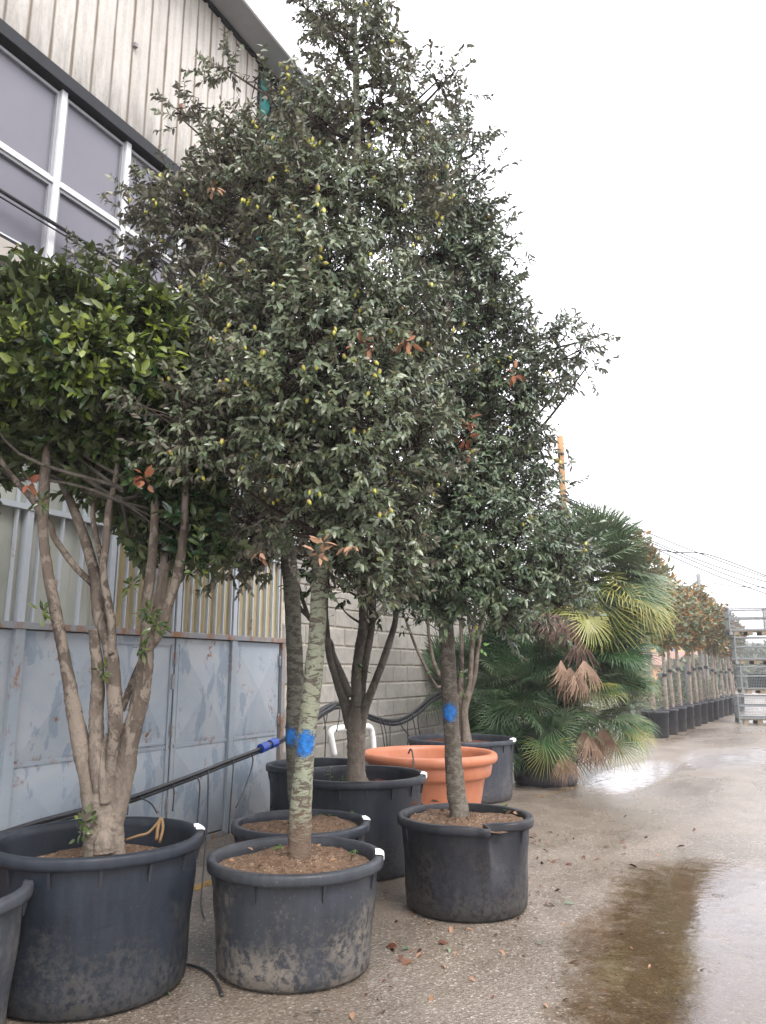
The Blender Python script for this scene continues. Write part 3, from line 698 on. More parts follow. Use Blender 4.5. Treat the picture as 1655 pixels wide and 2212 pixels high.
# ---- pots ---------------------------------------------------------
potmats = {}
def pot(x, y, Rr, Hh, taper, label, group=None, dust=.7, tone=(.032, .035, .042), ribs=14, soil='soil', fill=.06, seed=0, dent=None, tag_px=None, parts=True):
    p = empty('nursery_pot', (x, y, 0), label, 'pot', group)
    rb = Rr * taper; lip = .035; hl = .055; m_ = mat_pot(dust, tone, seed * 3.1)
    rw = Rr - lip
    prof = [(rb * .3, 0.002), (rb - .03, .002), (rb, .03)]
    for t in np.linspace(.12, 1, 8): prof.append((rb + (rw - rb) * t + .004 * math.sin(t * 9 + seed), .03 + (Hh - hl - .03) * t))
    NS = 200 if dent is not None else 72
    V, Fc = lathe(prof, NS, .004, seed)
    V2, F2 = lathe([(rw - .02, Hh - .05), (rw - .02 - (rw - rb) * .3, Hh - .3)], NS)
    Fc = Fc + [tuple(i + len(V) for i in reversed(f)) for f in F2]; V = np.vstack([V, V2])
    RV, RF = lathe([(rw - .001, Hh - hl - .012), (Rr - .003, Hh - hl - .006), (Rr, Hh - hl + .01), (Rr, Hh - .016), (Rr - .006, Hh - .003), (Rr - .018, Hh), (rw - .008, Hh), (rw - .018, Hh - .012), (rw - .02, Hh - .055)], NS, .0015, seed)
    if dent is not None:
        for A in (V, RV):
            a = np.arctan2(A[:, 1], A[:, 0]); da = (a - dent + np.pi) % (2 * np.pi) - np.pi
            fz = np.clip((A[:, 2] - Hh * .42) / (Hh * .58), 0, 1)
            push = .17 * np.where(da < 0, np.exp(-(da / .06) ** 2), np.exp(-(da / .34) ** 2)) * fz ** .9 - .03 * np.exp(-((da + .16) / .09) ** 2) * fz
            rr = np.hypot(A[:, 0], A[:, 1]); k_ = np.where(rr > .05, (rr - push) / rr, 1); A[:, 0] *= k_; A[:, 1] *= k_
            A[:, 2] += -.02 * np.exp(-(da / .25) ** 2) * fz ** 3
    link('body', mesh('body', V, Fc, m_, True), p)
    rim = link('rim', mesh('rim', RV, RF, m_, True), p)
    if parts:
        a0 = rng.uniform(0, 1)
        for i in range(ribs):
            a = a0 + 2 * math.pi * i / ribs
            if dent is not None and abs((a - dent + math.pi) % (2 * math.pi) - math.pi) < .5: continue
            b = B().prism([(0, -.02), (.022, -.02), (.018, -.05), (.006, -.11), (0, -.11)], 1, -.007, .007)
            o = b.link('rib', 'ribplastic', p); o.location = ((rw - .004) * math.cos(a), (rw - .004) * math.sin(a), Hh - hl + .014); o.rotation_euler.z = a
    # soil
    n = 40; SV = [(0, 0, 0)]; SF = []; rs = np.random.default_rng(seed + 50)
    rS = rw - .025 - (rw - rb) * fill / Hh
    for i in range(1, 15):
        for j in range(n):
            a = 2 * math.pi * j / n; r_ = rS * i / 14
            SV.append((r_ * math.cos(a), r_ * math.sin(a), .035 * math.exp(-(r_ / .2) ** 2) + rs.uniform(-.009, .012) - .012 * (i == 14) + .015 * math.sin(3 * a + seed) * i / 14))
    for j in range(n): SF.append((0, 1 + j, 1 + (j + 1) % n))
    for i in range(13):
        for j in range(n): SF.append((1 + i * n + j, 1 + (i + 1) * n + j, 1 + (i + 1) * n + (j + 1) % n, 1 + i * n + (j + 1) % n))
    link('soil', mesh('soil', SV, SF, soil, False), p, (0, 0, Hh - fill))
    if tag_px is not None:                 # white label stapled over the rim
        a = tag_px; V = []; Fc = []
        for i in range(9):
            aa = a + (i - 4) * .03; wv = .009 * math.sin(i * 1.7)
            for r_, z in ((Rr + .004, Hh - .028), (Rr + .003, Hh + .001), (Rr - .02, Hh + .006 + wv), (rw - .012, Hh + .006 + wv)): V.append((r_ * math.cos(aa), r_ * math.sin(aa), z))
        for i in range(8):
            for j in range(3): Fc.append((i * 4 + j, i * 4 + j + 1, i * 4 + 4 + j + 1, i * 4 + 4 + j))
        link('plant_tag', mesh('plant_tag', V, Fc, 'tag', True), rim)
    return p
AZ = lambda deg: R(deg)                    # 0 = +x (away from shed), 90 = along the yard
P1 = (-3.56, 3.40); P2 = (-2.706, 4.132); P3 = (-3.27, 5.05); P4 = (-3.476, 6.298); P6 = (-2.233, 5.678); P7 = (-4.062, 10.258); P8 = (-3.41, 12.05)
pot(*P1, .585, .764, .88, 'big weathered black pot holding the many-stemmed tree by the blue gate', None, .22, (.010, .0135, .019), 14, 'soil', .16, 1, None, R(48))
pot(*P2, .522, .609, .85, 'dusty black pot with mottled mud stains, holding the pale lichen trunk', None, .8, (.024, .026, .030), 8, 'soil', .05, 2, None, R(28))
pot(*P3, .505, .60, .86, 'black pot tucked right behind the mud-stained pot, low weeds on its soil', None, .4, (.018, .021, .027), 8, 'soil', .05, 3, None, R(35))
pot(*P4, .602, .785, .87, 'smooth black tub with ribs, in front of the terracotta planter', None, .15, (.016, .018, .024), 16, 'soil2', .13, 4, None, R(20))
q4 = at_z(686, 1648, .74); pot(q4[0], q4[1], .53, .74, .87, 'empty-looking black tub behind the ribbed tub, near the gate jamb', None, .15, (.014, .018, .024), 14, 'soil2', .25, 5)
pot(*P6, .504, .633, .87, 'black pot with a dented side and cracked rim', None, .2, (.011, .0115, .014), 6, 'soil', .045, 6, R(-43), None)
pot(*P7, .742, .775, .9, 'wide black tub behind the terracotta planter', None, .3, (.030, .033, .042), 20, 'soil2', .08, 7, None, R(5))
p8 = pot(*P8, .524, .864, .9, 'black pot with a bright green paint mark under the fan palm', None, .2, (.022, .024, .030), 12, 'soil2', .06, 8)
q0 = at_z(52, 1925, .66); q0c = (q0[0] - .54 * CY, q0[1] - .54 * SY)
pot(q0c[0], q0c[1], .54, .66, .86, 'grey-rimmed black pot standing alone in front of the big weathered pot', None, .6, (.04, .043, .05), 10, 'soil2', .12, 9)
# green spray on the palm pot
az = math.atan2(-P8[1], -P8[0]) + .55; V = []; Fc = []
for i in range(5):
    for j in range(9):
        a = az + (i - 2) * .045; z = .60 + j * .05; r_ = .447 + (.489 - .447) * z / .81 + .008 + .004; V.append((P8[0] + r_ * math.cos(a), P8[1] + r_ * math.sin(a), z - .1))
for i in range(4):
    for j in range(8):
        if abs(i - 1.5) * 2 + abs(j - 4) * .8 < 3.6 and (i * 7 + j * 3) % 5: Fc.append((i * 9 + j, i * 9 + j + 1, i * 9 + 9 + j + 1, i * 9 + 9 + j))
o = link('paint_mark', mesh('paint_mark', V, Fc, 'green', True), p8); o.matrix_parent_inverse = Matrix.Translation((*P8, 0)).inverted()

# terracotta planter
tx, ty = -3.62, 8.15; tR, tH = .68, .80
tp = empty('terracotta_planter', (tx, ty, 0), 'large orange terracotta-coloured planter with a rolled rim', 'planter'); tp.scale = (1.1, 1.1, 1.0)
prof = [(.2, .002), (.45, .002), (.47, .02), (.50, .2), (.555, .52), (.565, .54), (.605, .555), (.618, .575), (.632, .66), (.628, .675), (.636, .69), (.668, .70), (.684, .72), (.688, .75), (.682, .78), (.662, .798), (.635, .80), (.612, .785), (.60, .75), (.58, .6), (.55, .5)]
V, Fc = lathe(prof, 80, .003, 3); link('body', mesh('body', V, Fc, 'terra', True), tp)
V, Fc = lathe([(.001, .52), (.3, .525), (.556, .52)], 40); link('soil', mesh('soil', V, [tuple(reversed(f)) for f in Fc], 'soil2'), tp)

# ================================================================== TREES IN THE POTS
def stem_pts(L_, f):
    """[(px, py, width_px[, extra distance])] -> points, radii"""
    P = np.array([at_f(a[0], a[1], f + (a[3] if len(a) > 3 else 0)) for a in L_]); r_ = np.array([a[2] / 2 * mpp(a[1], f) for a in L_]); return P, r_
def oak(base, loc, stem, mat, label, seed):
    f = fdist(*loc); t = empty('oak_tree', (0, 0, 0), label, 'tree')
    P, r_ = stem_pts(stem, f); P[0][2] = min(P[0][2], base)
    V, Fc = tube(P, r_, 18, 10, .10, seed, .25); link('trunk', mesh('trunk', V, Fc, mat, True), t)
    return t, f, P, r_
# front oak, pale lichen bark
t2, f2, TP, TR = oak(.53, P2, [(645, 1872, 50), (649, 1790, 48), (652, 1723, 46), (662, 1597, 41), (673, 1493, 40), (684, 1385, 38), (694, 1224, 35), (712, 1080, 33), (735, 900, 30), (755, 700, 26), (768, 480, 22), (772, 280, 17), (768, 120, 12), (765, -40, 7)],
                 'bark_oak', 'tall holm oak with pale lichen-mottled trunk, in the mud-stained pot', 11)
paint_patch(t2, TP, TR, at_f(655, 1605, f2)[2],   .13, .17, 'paint', 3, -.12)
B2 = [(545, 1120, 85, .1), (640, 1075, 105, -.1), (770, 1070, 110, -.25), (880, 1120, 70, -.1), (790, 1200, 65, -.15), (880, 1190, 60, -.1, 1), (850, 1255, 40, -.1, .9), (775, 1255, 42, -.1, 1.), (820, 1285, 42, -.1, 1.), (725, 1270, 30, -.1, .9),
      (420, 930, 95, -.45), (500, 870, 95, -.35), (610, 870, 130, -.5), (760, 900, 140, -.45), (890, 960, 95, -.25), (650, 980, 95, -.45),
      (395, 830, 85, -.1), (430, 680, 110, .1), (560, 640, 140, -.1), (700, 620, 150, -.35), (850, 690, 115, -.2), (900, 800, 80, -.2), (540, 760, 120, -.2), (700, 760, 130, -.5),
      (420, 500, 95, .1), (400, 420, 65, .1), (540, 410, 130, .0), (700, 420, 140, -.2), (850, 470, 110, 0), (890, 350, 75, 0), (475, 350, 62, .1), (570, 280, 55, .1),
      (690, 260, 95, -.05), (820, 250, 90, .0), (905, 230, 55, .1), (740, 110, 62, .0), (700, 30, 55, 0), (800, 60, 62, 0), (840, 130, 48, 0), (770, -50, 70, 0), (650, 225, 50, 0), (660, 20, 30, 0),
      (490, 150, 38, .0, .9), (550, 175, 26, 0, .8), (945, 175, 42, .1, .8), (985, 150, 24, .1, .7), (385, 250, 30, .1, .8), (430, 235, 34, .1, .7), (330, 400, 38, .1, .9), (290, 395, 20, .1, .8), (285, 465, 18, .1, .8), (345, 470, 45, .1),
      (215, 556, 24, .1, .9), (180, 562, 15, .1, .8), (265, 570, 22, .1, .6), (330, 570, 50, .1)]
grow_crown(t2, TP[6:], B2, f2, 4000, 15, .055, .024, .17, 'leaf_oak', 21, acorns=300)
for i, (x, y, n) in enumerate([(697, 1172, 9), (688, 1200, 7), (762, 1180, 6), (775, 748, 9), (805, 742, 7), (880, 738, 12), (460, 405, 6), (560, 1195, 6)]):
    leaf_spray(t2, 'dry_leaves', x, y, f2 - .75 if y > 700 else f2 - .5, n, .05, .07, .03, 'leaf_tan' if y > 1100 or i == 6 else 'leaf_dead', 60 + i)
# second oak behind it
t3, f3, TP3, TR3 = oak(.53, P3, [(650, 1800, 46), (643, 1690, 43), (638, 1594, 41), (638, 1510, 38), (635, 1385, 35), (626, 1224, 33), (605, 1080, 30), (590, 900, 26), (590, 700, 22), (600, 500, 17), (620, 300, 11), (640, 180, 6)],
                  'bark_oak2', 'holm oak with dark grey trunk, close behind the lichen-mottled trunk', 12)
paint_patch(t3, TP3, TR3, at_f(638, 1590, f3)[2],   .10, .15, 'paint', 5, -.55)
B3 = [(470, 1140, 85, 0, 1.3), (560, 1165, 75, 0, 1.3), (500, 1205, 52, 0, 1.3), (570, 1215, 46, 0, 1.3), (450, 1030, 110, .1), (560, 1020, 130, .2), (640, 1130, 70, .1), (410, 900, 110, .2), (540, 870, 150, .3), (680, 880, 140, .3), (430, 740, 120, .2), (580, 700, 150, .3), (720, 700, 140, .3),
      (480, 560, 120, .2), (620, 520, 140, .2), (560, 380, 110, .2), (690, 360, 110, .2), (650, 230, 70, .2), (510, 1190, 45, 0), (800, 1000, 100, .3), (820, 820, 110, .3), (390, 1080, 80, .1, 1.3), (430, 1160, 60, .1, 1.3), (340, 1000, 80, .1, 1.2)]
grow_crown(t3, TP3[5:], B3, f3, 2500, 15, .056, .025, .18, 'leaf_oak', 22, acorns=90)
# third oak
t5, f5, TP5, TR5 = oak(.56, P6, [(997, 1785, 46), (990, 1740, 42), (985, 1708, 40), (978, 1601, 36), (974, 1536, 35), (967, 1421, 33), (960, 1278, 32), (952, 1100, 30), (955, 900, 26), (965, 700, 22), (980, 500, 15), (995, 330, 8)],
                  'bark_oak3', 'leaning holm oak with brown trunk and blue dot, in the dented pot', 13)
paint_patch(t5, TP5, TR5, at_f(970, 1538, f5)[2],   .12, .15, 'paint', 4, -.15)
B5 = [(975, 330, 55, 0), (1015, 285, 26, 0, .8), (1040, 300, 18, 0, .8), (930, 420, 80, 0), (1010, 440, 60, 0), (1040, 370, 28, 0, .8), (1030, 530, 70, 0), (950, 560, 110, .1), (1075, 600, 55, 0), (1050, 690, 80, 0), (940, 720, 110, .1), (1095, 700, 45, 0), (1060, 820, 90, 0), (950, 860, 110, .1),
      (1110, 890, 65, 0), (980, 980, 120, 0), (1090, 990, 80, 0), (900, 1060, 85, .1), (1020, 1100, 115, -.1), (1120, 1090, 75, 0), (900, 1190, 80, -.1), (1000, 1220, 95, -.25), (1095, 1220, 90, -.3), (1170, 1190, 65, -.3), (1215, 1230, 45, -.35), (1190, 1300, 38, -.3), (1100, 1310, 45, -.3),
      (1120, 1365, 22, -.3, .7), (1060, 1330, 35, -.3), (1150, 740, 50, 0, .8), (1200, 770, 48, 0, .75), (1255, 755, 36, 0, .75), (1290, 728, 20, 0, .7), (1270, 790, 22, 0, .6), (1165, 840, 42, 0, .8), (1200, 850, 18, 0, .6), (1165, 950, 40, 0, .7), (1200, 945, 22, 0, .6), (1170, 1030, 38, 0, .7), (880, 1260, 60, -.1), (1000, 1300, 50, -.25), (935, 1285, 48, -.2), (1240, 1185, 26, -.3, .7)]
grow_crown(t5, TP5[6:], B5, f5, 3400, 15, .060, .023, .19, 'leaf_oak2', 23, acorns=70)
for i, (x, y, n) in enumerate([(1110, 808, 9), (1005, 912, 7), (1008, 945, 7), (1012, 968, 5)]):
    leaf_spray(t5, 'dry_leaves', x, y, f5 - .6, n, .05, .085, .036, 'leaf_dead', 80 + i)

# many-stemmed camellias
def camellia(label, stems, f, mat):
    t = empty('camellia_tree', (0, 0, 0), label, 'tree'); out = []
    for i, L_ in enumerate(stems):
        P, r_ = stem_pts(L_, f); V, Fc = tube(P, r_, 14, 10, .16, i + 31, 0); link('stem', mesh('stem', V, Fc, mat, True), t); out.append(P)
    return t, out
Z = lambda x, y, w_, e=0.: (x * .359, 1026 + y * .359, w_ * .359, e)
f1 = fdist(*P1)
ST1 = [
    [(224, 1850, 84), (223, 1815, 76), (222, 1780, 70), (222, 1740, 62), (224, 1700, 40), (226, 1660, 12)],
    [(196, 1850, 26), (208, 1822, 34), (214, 1790, 34), (216, 1750, 20)],
    [(262, 1852, 24), (252, 1825, 34), (244, 1790, 36), (240, 1750, 20)],
    [(226, 1842, 44, -.09), (226, 1812, 40, -.09), (226, 1790, 22, -.06)],
    [Z(570, 2260, 130), Z(560, 2100, 112), Z(540, 1900, 112), Z(500, 1700, 108), Z(445, 1400, 86), Z(400, 1150, 72), Z(350, 900, 70), Z(290, 600, 60), Z(260, 350, 58), Z(265, 150, 62), Z(272, 0, 60), Z(290, -250, 46), Z(300, -600, 30), Z(320, -900, 14)],
    [Z(620, 2000, 80, -.03), Z(590, 1750, 88, -.03), Z(580, 1600, 92, 0), Z(578, 1450, 86), Z(590, 1200, 72), Z(572, 1020, 64), Z(560, 930, 52)],
    [Z(630, 1980, 70, -.06), Z(620, 1800, 58, -.05), Z(632, 1660, 50, -.02), Z(655, 1560, 34, .03)],
    [Z(630, 2220, 110, -.02), Z(645, 2000, 86, -.02), Z(690, 1600, 92, -.03), Z(690, 1350, 86, -.03), Z(665, 1050, 80), Z(600, 850, 84, .05), Z(570, 600, 68, .1), Z(480, 300, 58, .15), Z(400, 100, 52, .2), Z(350, -50, 44, .2), Z(300, -400, 28, .2), Z(290, -700, 14, .2)],
    [Z(670, 1080, 55, -.02), Z(672, 900, 50, -.03), Z(622, 600, 42), Z(640, 400, 44), Z(655, 200, 38), Z(700, 0, 32), Z(720, -300, 24), Z(730, -600, 12)],
    [Z(560, 660, 40, .1), Z(450, 550, 40, .12), Z(330, 380, 36, .15), Z(300, 290, 34, .15), Z(180, 130, 30, .1), Z(90, 30, 26), Z(-30, -60, 22)],
    [Z(680, 2260, 130, .0), Z(690, 2100, 112, .0), Z(740, 1850, 118, .0), Z(780, 1600, 120), Z(830, 1400, 108), Z(868, 1200, 92), Z(885, 1000, 84), Z(878, 800, 62), Z(905, 600, 58), Z(922, 400, 54), Z(932, 200, 44), Z(920, 0, 40), Z(930, -300, 28), Z(940, -550, 12)],
    [Z(885, 1050, 70, .03), Z(950, 960, 58, .03), Z(1010, 800, 56), Z(1070, 600, 60), Z(1100, 400, 50), Z(1112, 200, 44), Z(1120, 0, 38), Z(1130, -250, 24), Z(1140, -450, 12)],
    [Z(880, 1000, 60, .1), Z(940, 850, 70, .15), Z(985, 600, 74, .2), Z(1010, 400, 58, .25), Z(1000, 200, 44, .3), Z(990, -100, 28, .3)],
    [Z(735, 1420, 36, .12), Z(790, 1270, 44, .15), Z(850, 1120, 40, .12)],
    [Z(250, 240, 44, 0), Z(190, 140, 40, 0), Z(100, 40, 34, -.05), Z(0, -100, 28, -.1), Z(-60, -300, 18, -.1)],
    [Z(620, 560, 36, .05), Z(560, 250, 32, .1), Z(590, 50, 30, .1), Z(600, -250, 20, .1)],
]
t1, s1 = camellia('old camellia with many pale twisting stems and glossy yellow-green top leaves', ST1, f1, 'bark_cam')
B1 = [(40, 660, 75, 0), (0, 720, 85, -.1), (120, 680, 85, 0), (210, 690, 80, 0), (290, 720, 75, 0), (60, 790, 90, -.2), (160, 790, 100, -.25), (250, 800, 95, -.2), (330, 790, 75, 0), (-40, 850, 80, 0), (50, 880, 75, .1), (150, 890, 80, .1), (240, 910, 90, .1), (330, 900, 85, .1), (390, 850, 55, .1),
      (70, 605, 28, 0), (130, 610, 26, 0), (215, 630, 30, 0), (30, 595, 24, 0), (300, 660, 32, 0), (270, 1000, 85, .2, 1.5), (350, 1020, 80, .2, 1.7), (200, 1000, 70, .2, 1.6), (110, 940, 60, .15, 1.2), (300, 1180, 40, .3, 1.3), (360, 1150, 60, .3, 1.6), (400, 1100, 65, .2, 1.7), (330, 1110, 60, .25, 1.5), (440, 1190, 36, .1, 1.5), (390, 1190, 38, .2, 1.6), (290, 1090, 40, .25), (10, 960, 55, .2), (120, 960, 50, .2), (60, 1000, 26, .1, .6), (430, 980, 60, .2),
      (-60, 700, 80, 0), (-70, 900, 80, 0), (-30, 1030, 50, .1)]
grow_crown(t1, np.array([[P1[0], P1[1], 2.5], [P1[0], P1[1], 4.2]]), B1, f1, 2300, 10, .086, .043, .13, 'leaf_cam', 24, up=.5, droop=.2, barkmat='bark_cam2', limb_r=.016, young=(2.75, .7, .8))
for i, (x, y, n, s_) in enumerate([(285, 1265, 14, .05), (322, 1325, 20, .07), (338, 1350, 20, .06), (306, 1400, 12, .04), (90, 1322, 9, .04), (90, 1082, 12, .05), (425, 1232, 16, .08), (220, 1450, 9, .04), (186, 1778, 9, .06), (175, 1800, 5, .05)]):
    leaf_spray(t1, 'sprouts', x, y, f1 - .12, n + 6, s_, .055, .026, 'leaf_cam', 100 + i, (0, 0, .1))
for i, (x, y, n) in enumerate([(64, 1045, 6), (315, 1035, 11), (262, 835, 2), (72, 785, 2)]):
    leaf_spray(t1, 'dry_leaves', x, y, f1 - .25, n, .045, .07, .04, 'leaf_dead', 120 + i)
# dry stalk in the big pot
ds = empty('dry_stalk', at_f(330, 1822, f1 + .05), 'broken straw-coloured dry stalk lying in the big weathered pot', 'stalk')
for L_, w_ in (([(270, 1815), (300, 1805), (322, 1798), (348, 1768)], .008), ([(348, 1766), (342, 1785), (338, 1815)], .011), ([(350, 1768), (352, 1790), (345, 1820)], .009)):
    pts = np.array([at_f(x, y, f1 + .05) for x, y in L_]); o = tube_obj('stalk', pts, w_, 'straw', ds, sides=5, n=4)
    o.matrix_parent_inverse = Matrix.Translation(ds.location).inverted()

f4 = fdist(*P4)
Z5 = lambda x, y, w_, e=0.: (540 + x * .359, 1134 + y * .359, w_ * .359, e)
ST4 = [
    [Z5(640, 1560, 150), Z5(638, 1480, 112), Z5(640, 1300, 110), Z5(635, 1150, 105), Z5(630, 1050, 80)],
    [Z5(600, 1220, 60, .02), Z5(575, 1080, 64), Z5(530, 950, 50), Z5(480, 800, 40), Z5(463, 650, 36), Z5(455, 500, 32), Z5(470, 300, 26), Z5(480, 100, 18)],
    [Z5(610, 1030, 44, -.04), Z5(560, 920, 42, .0), Z5(500, 780, 36, .06), Z5(480, 700, 30, .1), Z5(360, 560, 28, .15), Z5(290, 470, 26, .2), Z5(280, 300, 22, .2)],
    [Z5(640, 1100, 70, -.02), Z5(640, 900, 62), Z5(660, 750, 56), Z5(685, 600, 62), Z5(680, 450, 54), Z5(670, 250, 36), Z5(660, 50, 20)],
    [Z5(665, 1080, 50, .04), Z5(690, 850, 48, .05), Z5(715, 700, 52, .05), Z5(735, 560, 46, .05), Z5(740, 400, 40, .05), Z5(760, 200, 26, .05)],
    [Z5(670, 1250, 44, -.03), Z5(685, 1130, 56, -.02), Z5(740, 980, 50), Z5(790, 850, 44), Z5(830, 730, 42), Z5(870, 600, 36), Z5(885, 480, 28), Z5(890, 300, 18)],
    [Z5(360, 570, 26, .15), Z5(300, 400, 24, .2), Z5(260, 250, 20, .2)],
]
t4, s4 = camellia('camellia with smooth forked stems in the ribbed tub before the block wall', ST4, f4, 'bark_cam2')
B4 = [(690, 1220, 60, 0), (770, 1225, 75, 0), (850, 1230, 60, 0), (740, 1140, 90, .1), (840, 1140, 85, .1), (660, 1160, 60, .1), (720, 1290, 22, 0, .7), (830, 1320, 18, 0, .7), (780, 1050, 90, .1)]
grow_crown(t4, np.array([[P4[0], P4[1], 1.], [P4[0], P4[1], 4.]]), B4, f4, 420, 9, .08, .042, .14, 'leaf_cam', 25, barkmat='bark_cam2', limb_r=.014, young=(8., 1., .5))
for i, (x, y, n, s_) in enumerate([(708, 1335, 8, .06), (735, 1505, 6, .05), (785, 1450, 5, .05), (872, 1355, 10, .06)]):
    leaf_spray(t4, 'sprouts', x, y, f4 - .1, n, s_, .07, .036, 'leaf_cam', 140 + i, (0, 0, .1))
f7 = fdist(*P7)
Z6 = lambda x, y, w_, e=0.: (864 + x * .2442, 1188 + y * .2442, w_ * .2442, e)
ST7 = [
    [Z6(590, 1720, 95), Z6(580, 1560, 70), Z6(570, 1450, 64), Z6(590, 1330, 60), Z6(620, 1150, 48), Z6(635, 900, 42), Z6(650, 720, 38), Z6(660, 600, 30), Z6(680, 400, 22)],
    [Z6(555, 1720, 60, .05), Z6(545, 1450, 56, .05), Z6(540, 1250, 54, .1), Z6(545, 1050, 46, .1), Z6(545, 800, 36, .1), Z6(535, 600, 30, .1), Z6(530, 400, 22, .1)],
    [Z6(600, 1350, 40, .05), Z6(660, 1120, 40), Z6(690, 900, 34), Z6(730, 650, 28), Z6(745, 500, 20)],
    [Z6(560, 1400, 40, .05), Z6(440, 1200, 36, .1), Z6(330, 1210, 30, .1), Z6(240, 1060, 28, .1), Z6(150, 880, 24, .1), Z6(80, 700, 22, .1), Z6(30, 560, 16, .1)],
    [Z6(430, 1250, 34, .1), Z6(320, 1050, 36, .1), Z6(275, 880, 32, .1), Z6(250, 700, 28, .1), Z6(240, 500, 20, .1)],
    [Z6(640, 800, 28, 0), Z6(610, 650, 24, 0), Z6(600, 500, 18, 0)],
]
t7, s7 = camellia('slender pale-stemmed camellia in the wide tub beside the bushy palms', ST7, f7, 'bark_cam')
B7 = [(930, 1290, 55, 0), (1000, 1270, 60, 0), (1050, 1280, 50, 0), (890, 1320, 30, 0), (960, 1200, 70, 0), (1040, 1200, 70, .1)]
grow_crown(t7, np.array([[P7[0], P7[1], 1.], [P7[0], P7[1], 4.]]), B7, f7, 260, 9, .085, .045, .16, 'leaf_cam', 26, barkmat='bark_cam2', limb_r=.014, young=(8., 1., .5))
for i, (x, y, n, s_) in enumerate([(1040, 1400, 6, .1), (1030, 1375, 6, .1), (935, 1450, 6, .1), (990, 1450, 6, .08), (990, 1502, 4, .06)]):
    leaf_spray(t7, 'sprouts', x, y, f7 - .1, n, s_, .09, .045, 'leaf_weed', 150 + i, (0, 0, .1))
# seedlings on the pot soil
def weed(px, py, z, n, h, ln, label, seed):
    c = at_z(px, py, z); t = empty('weed', c, label, 'weed', None); rs = np.random.default_rng(seed)
    tube_obj('stalk', [(0, 0, -.02), (.01, 0, h * .5), (0, .01, h)], [.004, .003, .002], 'petiole', t, sides=5, n=3)
    pos = np.column_stack([rs.normal(size=n) * .012, rs.normal(size=n) * .012, rs.uniform(.3, 1, n) * h]); dr = unit(rs.normal(size=(n, 3)) * [1, 1, .3])
    link('leaves', leaves_mesh('leaves', pos, dr, np.tile([0, 0, 1.], (n, 1)) + rs.normal(size=(n, 3)) * .3, ln * rs.uniform(.6, 1.2, n), ln * .5 * rs.uniform(.7, 1.2, n), 'leaf_weed', rs.random(n)), t, kind='stuff')
weed(712, 1692, .655, 6, .16, .05, 'spindly green weed in the ribbed tub under the white pipe', 1)
weed(738, 1690, .655, 9, .05, .04, 'low leafy weed beside the camellia trunk in the ribbed tub', 2)
weed(1096, 1758, .58, 5, .05, .07, 'small grassy weed at the cracked rim of the dented pot', 3)
weed(605, 1835, .56, 5, .03, .04, 'tiny weed beside the lichen-mottled trunk on brown soil', 4)
weed(765, 1845, .56, 6, .025, .035, 'tiny weed by the tagged rim of the mud-stained pot', 5)
for i in range(7): weed(690 + i * 11, 1760 + (i % 3) * 3, .55, 9, .025, .03, 'low weed in the green patch at the back of the tucked-in pot', 10 + i)
for o in bpy.data.objects:
    if o.name.startswith('weed') and o.get('label', '').startswith('low weed in'): o['group'] = 'low weeds on the tucked-in pot'

# ---- palms --------------------------------------------------------
def fan_mesh(seed, n=30, span=230, r_=1., droop=.25, fold=.5, rag=.88):
    rs = np.random.default_rng(seed); V = []; Fc = []; al = []
    for i in range(n):
        a = R(-span / 2 + span * i / (n - 1)) + rs.normal() * .02; ln = r_ * (.78 + .22 * math.cos(a * .8)) * rs.uniform(rag, 1.05)
        d = np.array([math.cos(a), math.sin(a), 0]); s_ = np.array([-math.sin(a), math.cos(a), 0]); w_ = .024 * r_ + .004
        dz = rs.uniform(.7, 1.3) * droop
        rows = [(.05, .25, 0, 0), (.45, 1.0, .06, 0), (.78, .62, -.03, 1), (1., .03, -.28, 2)]
        b = len(V)
        for t, wf, up, _ in rows:
            c = d * ln * t + np.array([0, 0, up * dz * ln / .28 + abs(math.sin(a)) * fold * .25 * t * ln])
            V += [tuple(c - s_ * w_ * wf * .5), tuple(c + s_ * w_ * wf * .5 + np.array([0, 0, w_ * .35 * wf]))]; al += [t, t]
        for q in range(3): Fc.append((b + 2 * q, b + 2 * q + 1, b + 2 * q + 3, b + 2 * q + 2))
    return V, Fc, al
FANS = {}
for c in 'dgyxr':
    FANS[c] = [mesh('frond', *fan_mesh(i + ord(c), 36 if c not in 'xr' else 30, 240 if c not in 'xr' else 66, 1., {'g': .12, 'x': .35, 'r': .35}.get(c, .2), .5, .5 if c in 'xr' else .88)[:2], 'frond_' + c, False, {'along': fan_mesh(i + ord(c), 36 if c not in 'xr' else 30, 240 if c not in 'xr' else 66)[2]}) for i in range(4)]
def frond(palm, root, tip, size, kind, rs, tilt=0.):
    """petiole root->tip, fan at tip opening outward"""
    root, tip = np.array(root, float), np.array(tip, float); d = tip - root; L_ = np.linalg.norm(d); d /= L_
    mid = (root + tip) / 2 + np.array([0, 0, .06 * L_])
    pe = bpy.data.objects.new('frond', FANS[kind][rs.integers(4)]); COL.objects.link(pe); pe.parent = palm
    x = d + np.array([0, 0, -.15 + tilt]); x /= np.linalg.norm(x)
    up = np.array([0, 0, 1.]) + rs.normal(size=3) * .35 + np.array([.25 * -x[0], .25 * -x[1], 0])
    if x[2] < -.55: up = np.array([.55, -.85, .25]) + rs.normal(size=3) * .3
    zx = up - x * up.dot(x); zx /= np.linalg.norm(zx); yx = np.cross(zx, x)
    m_ = Matrix(((x[0] * size, yx[0] * size, zx[0] * size, tip[0]), (x[1] * size, yx[1] * size, zx[1] * size, tip[1]), (x[2] * size, yx[2] * size, zx[2] * size, tip[2]), (0, 0, 0, 1)))
    pe.matrix_world = m_
    return [root, mid, tip]
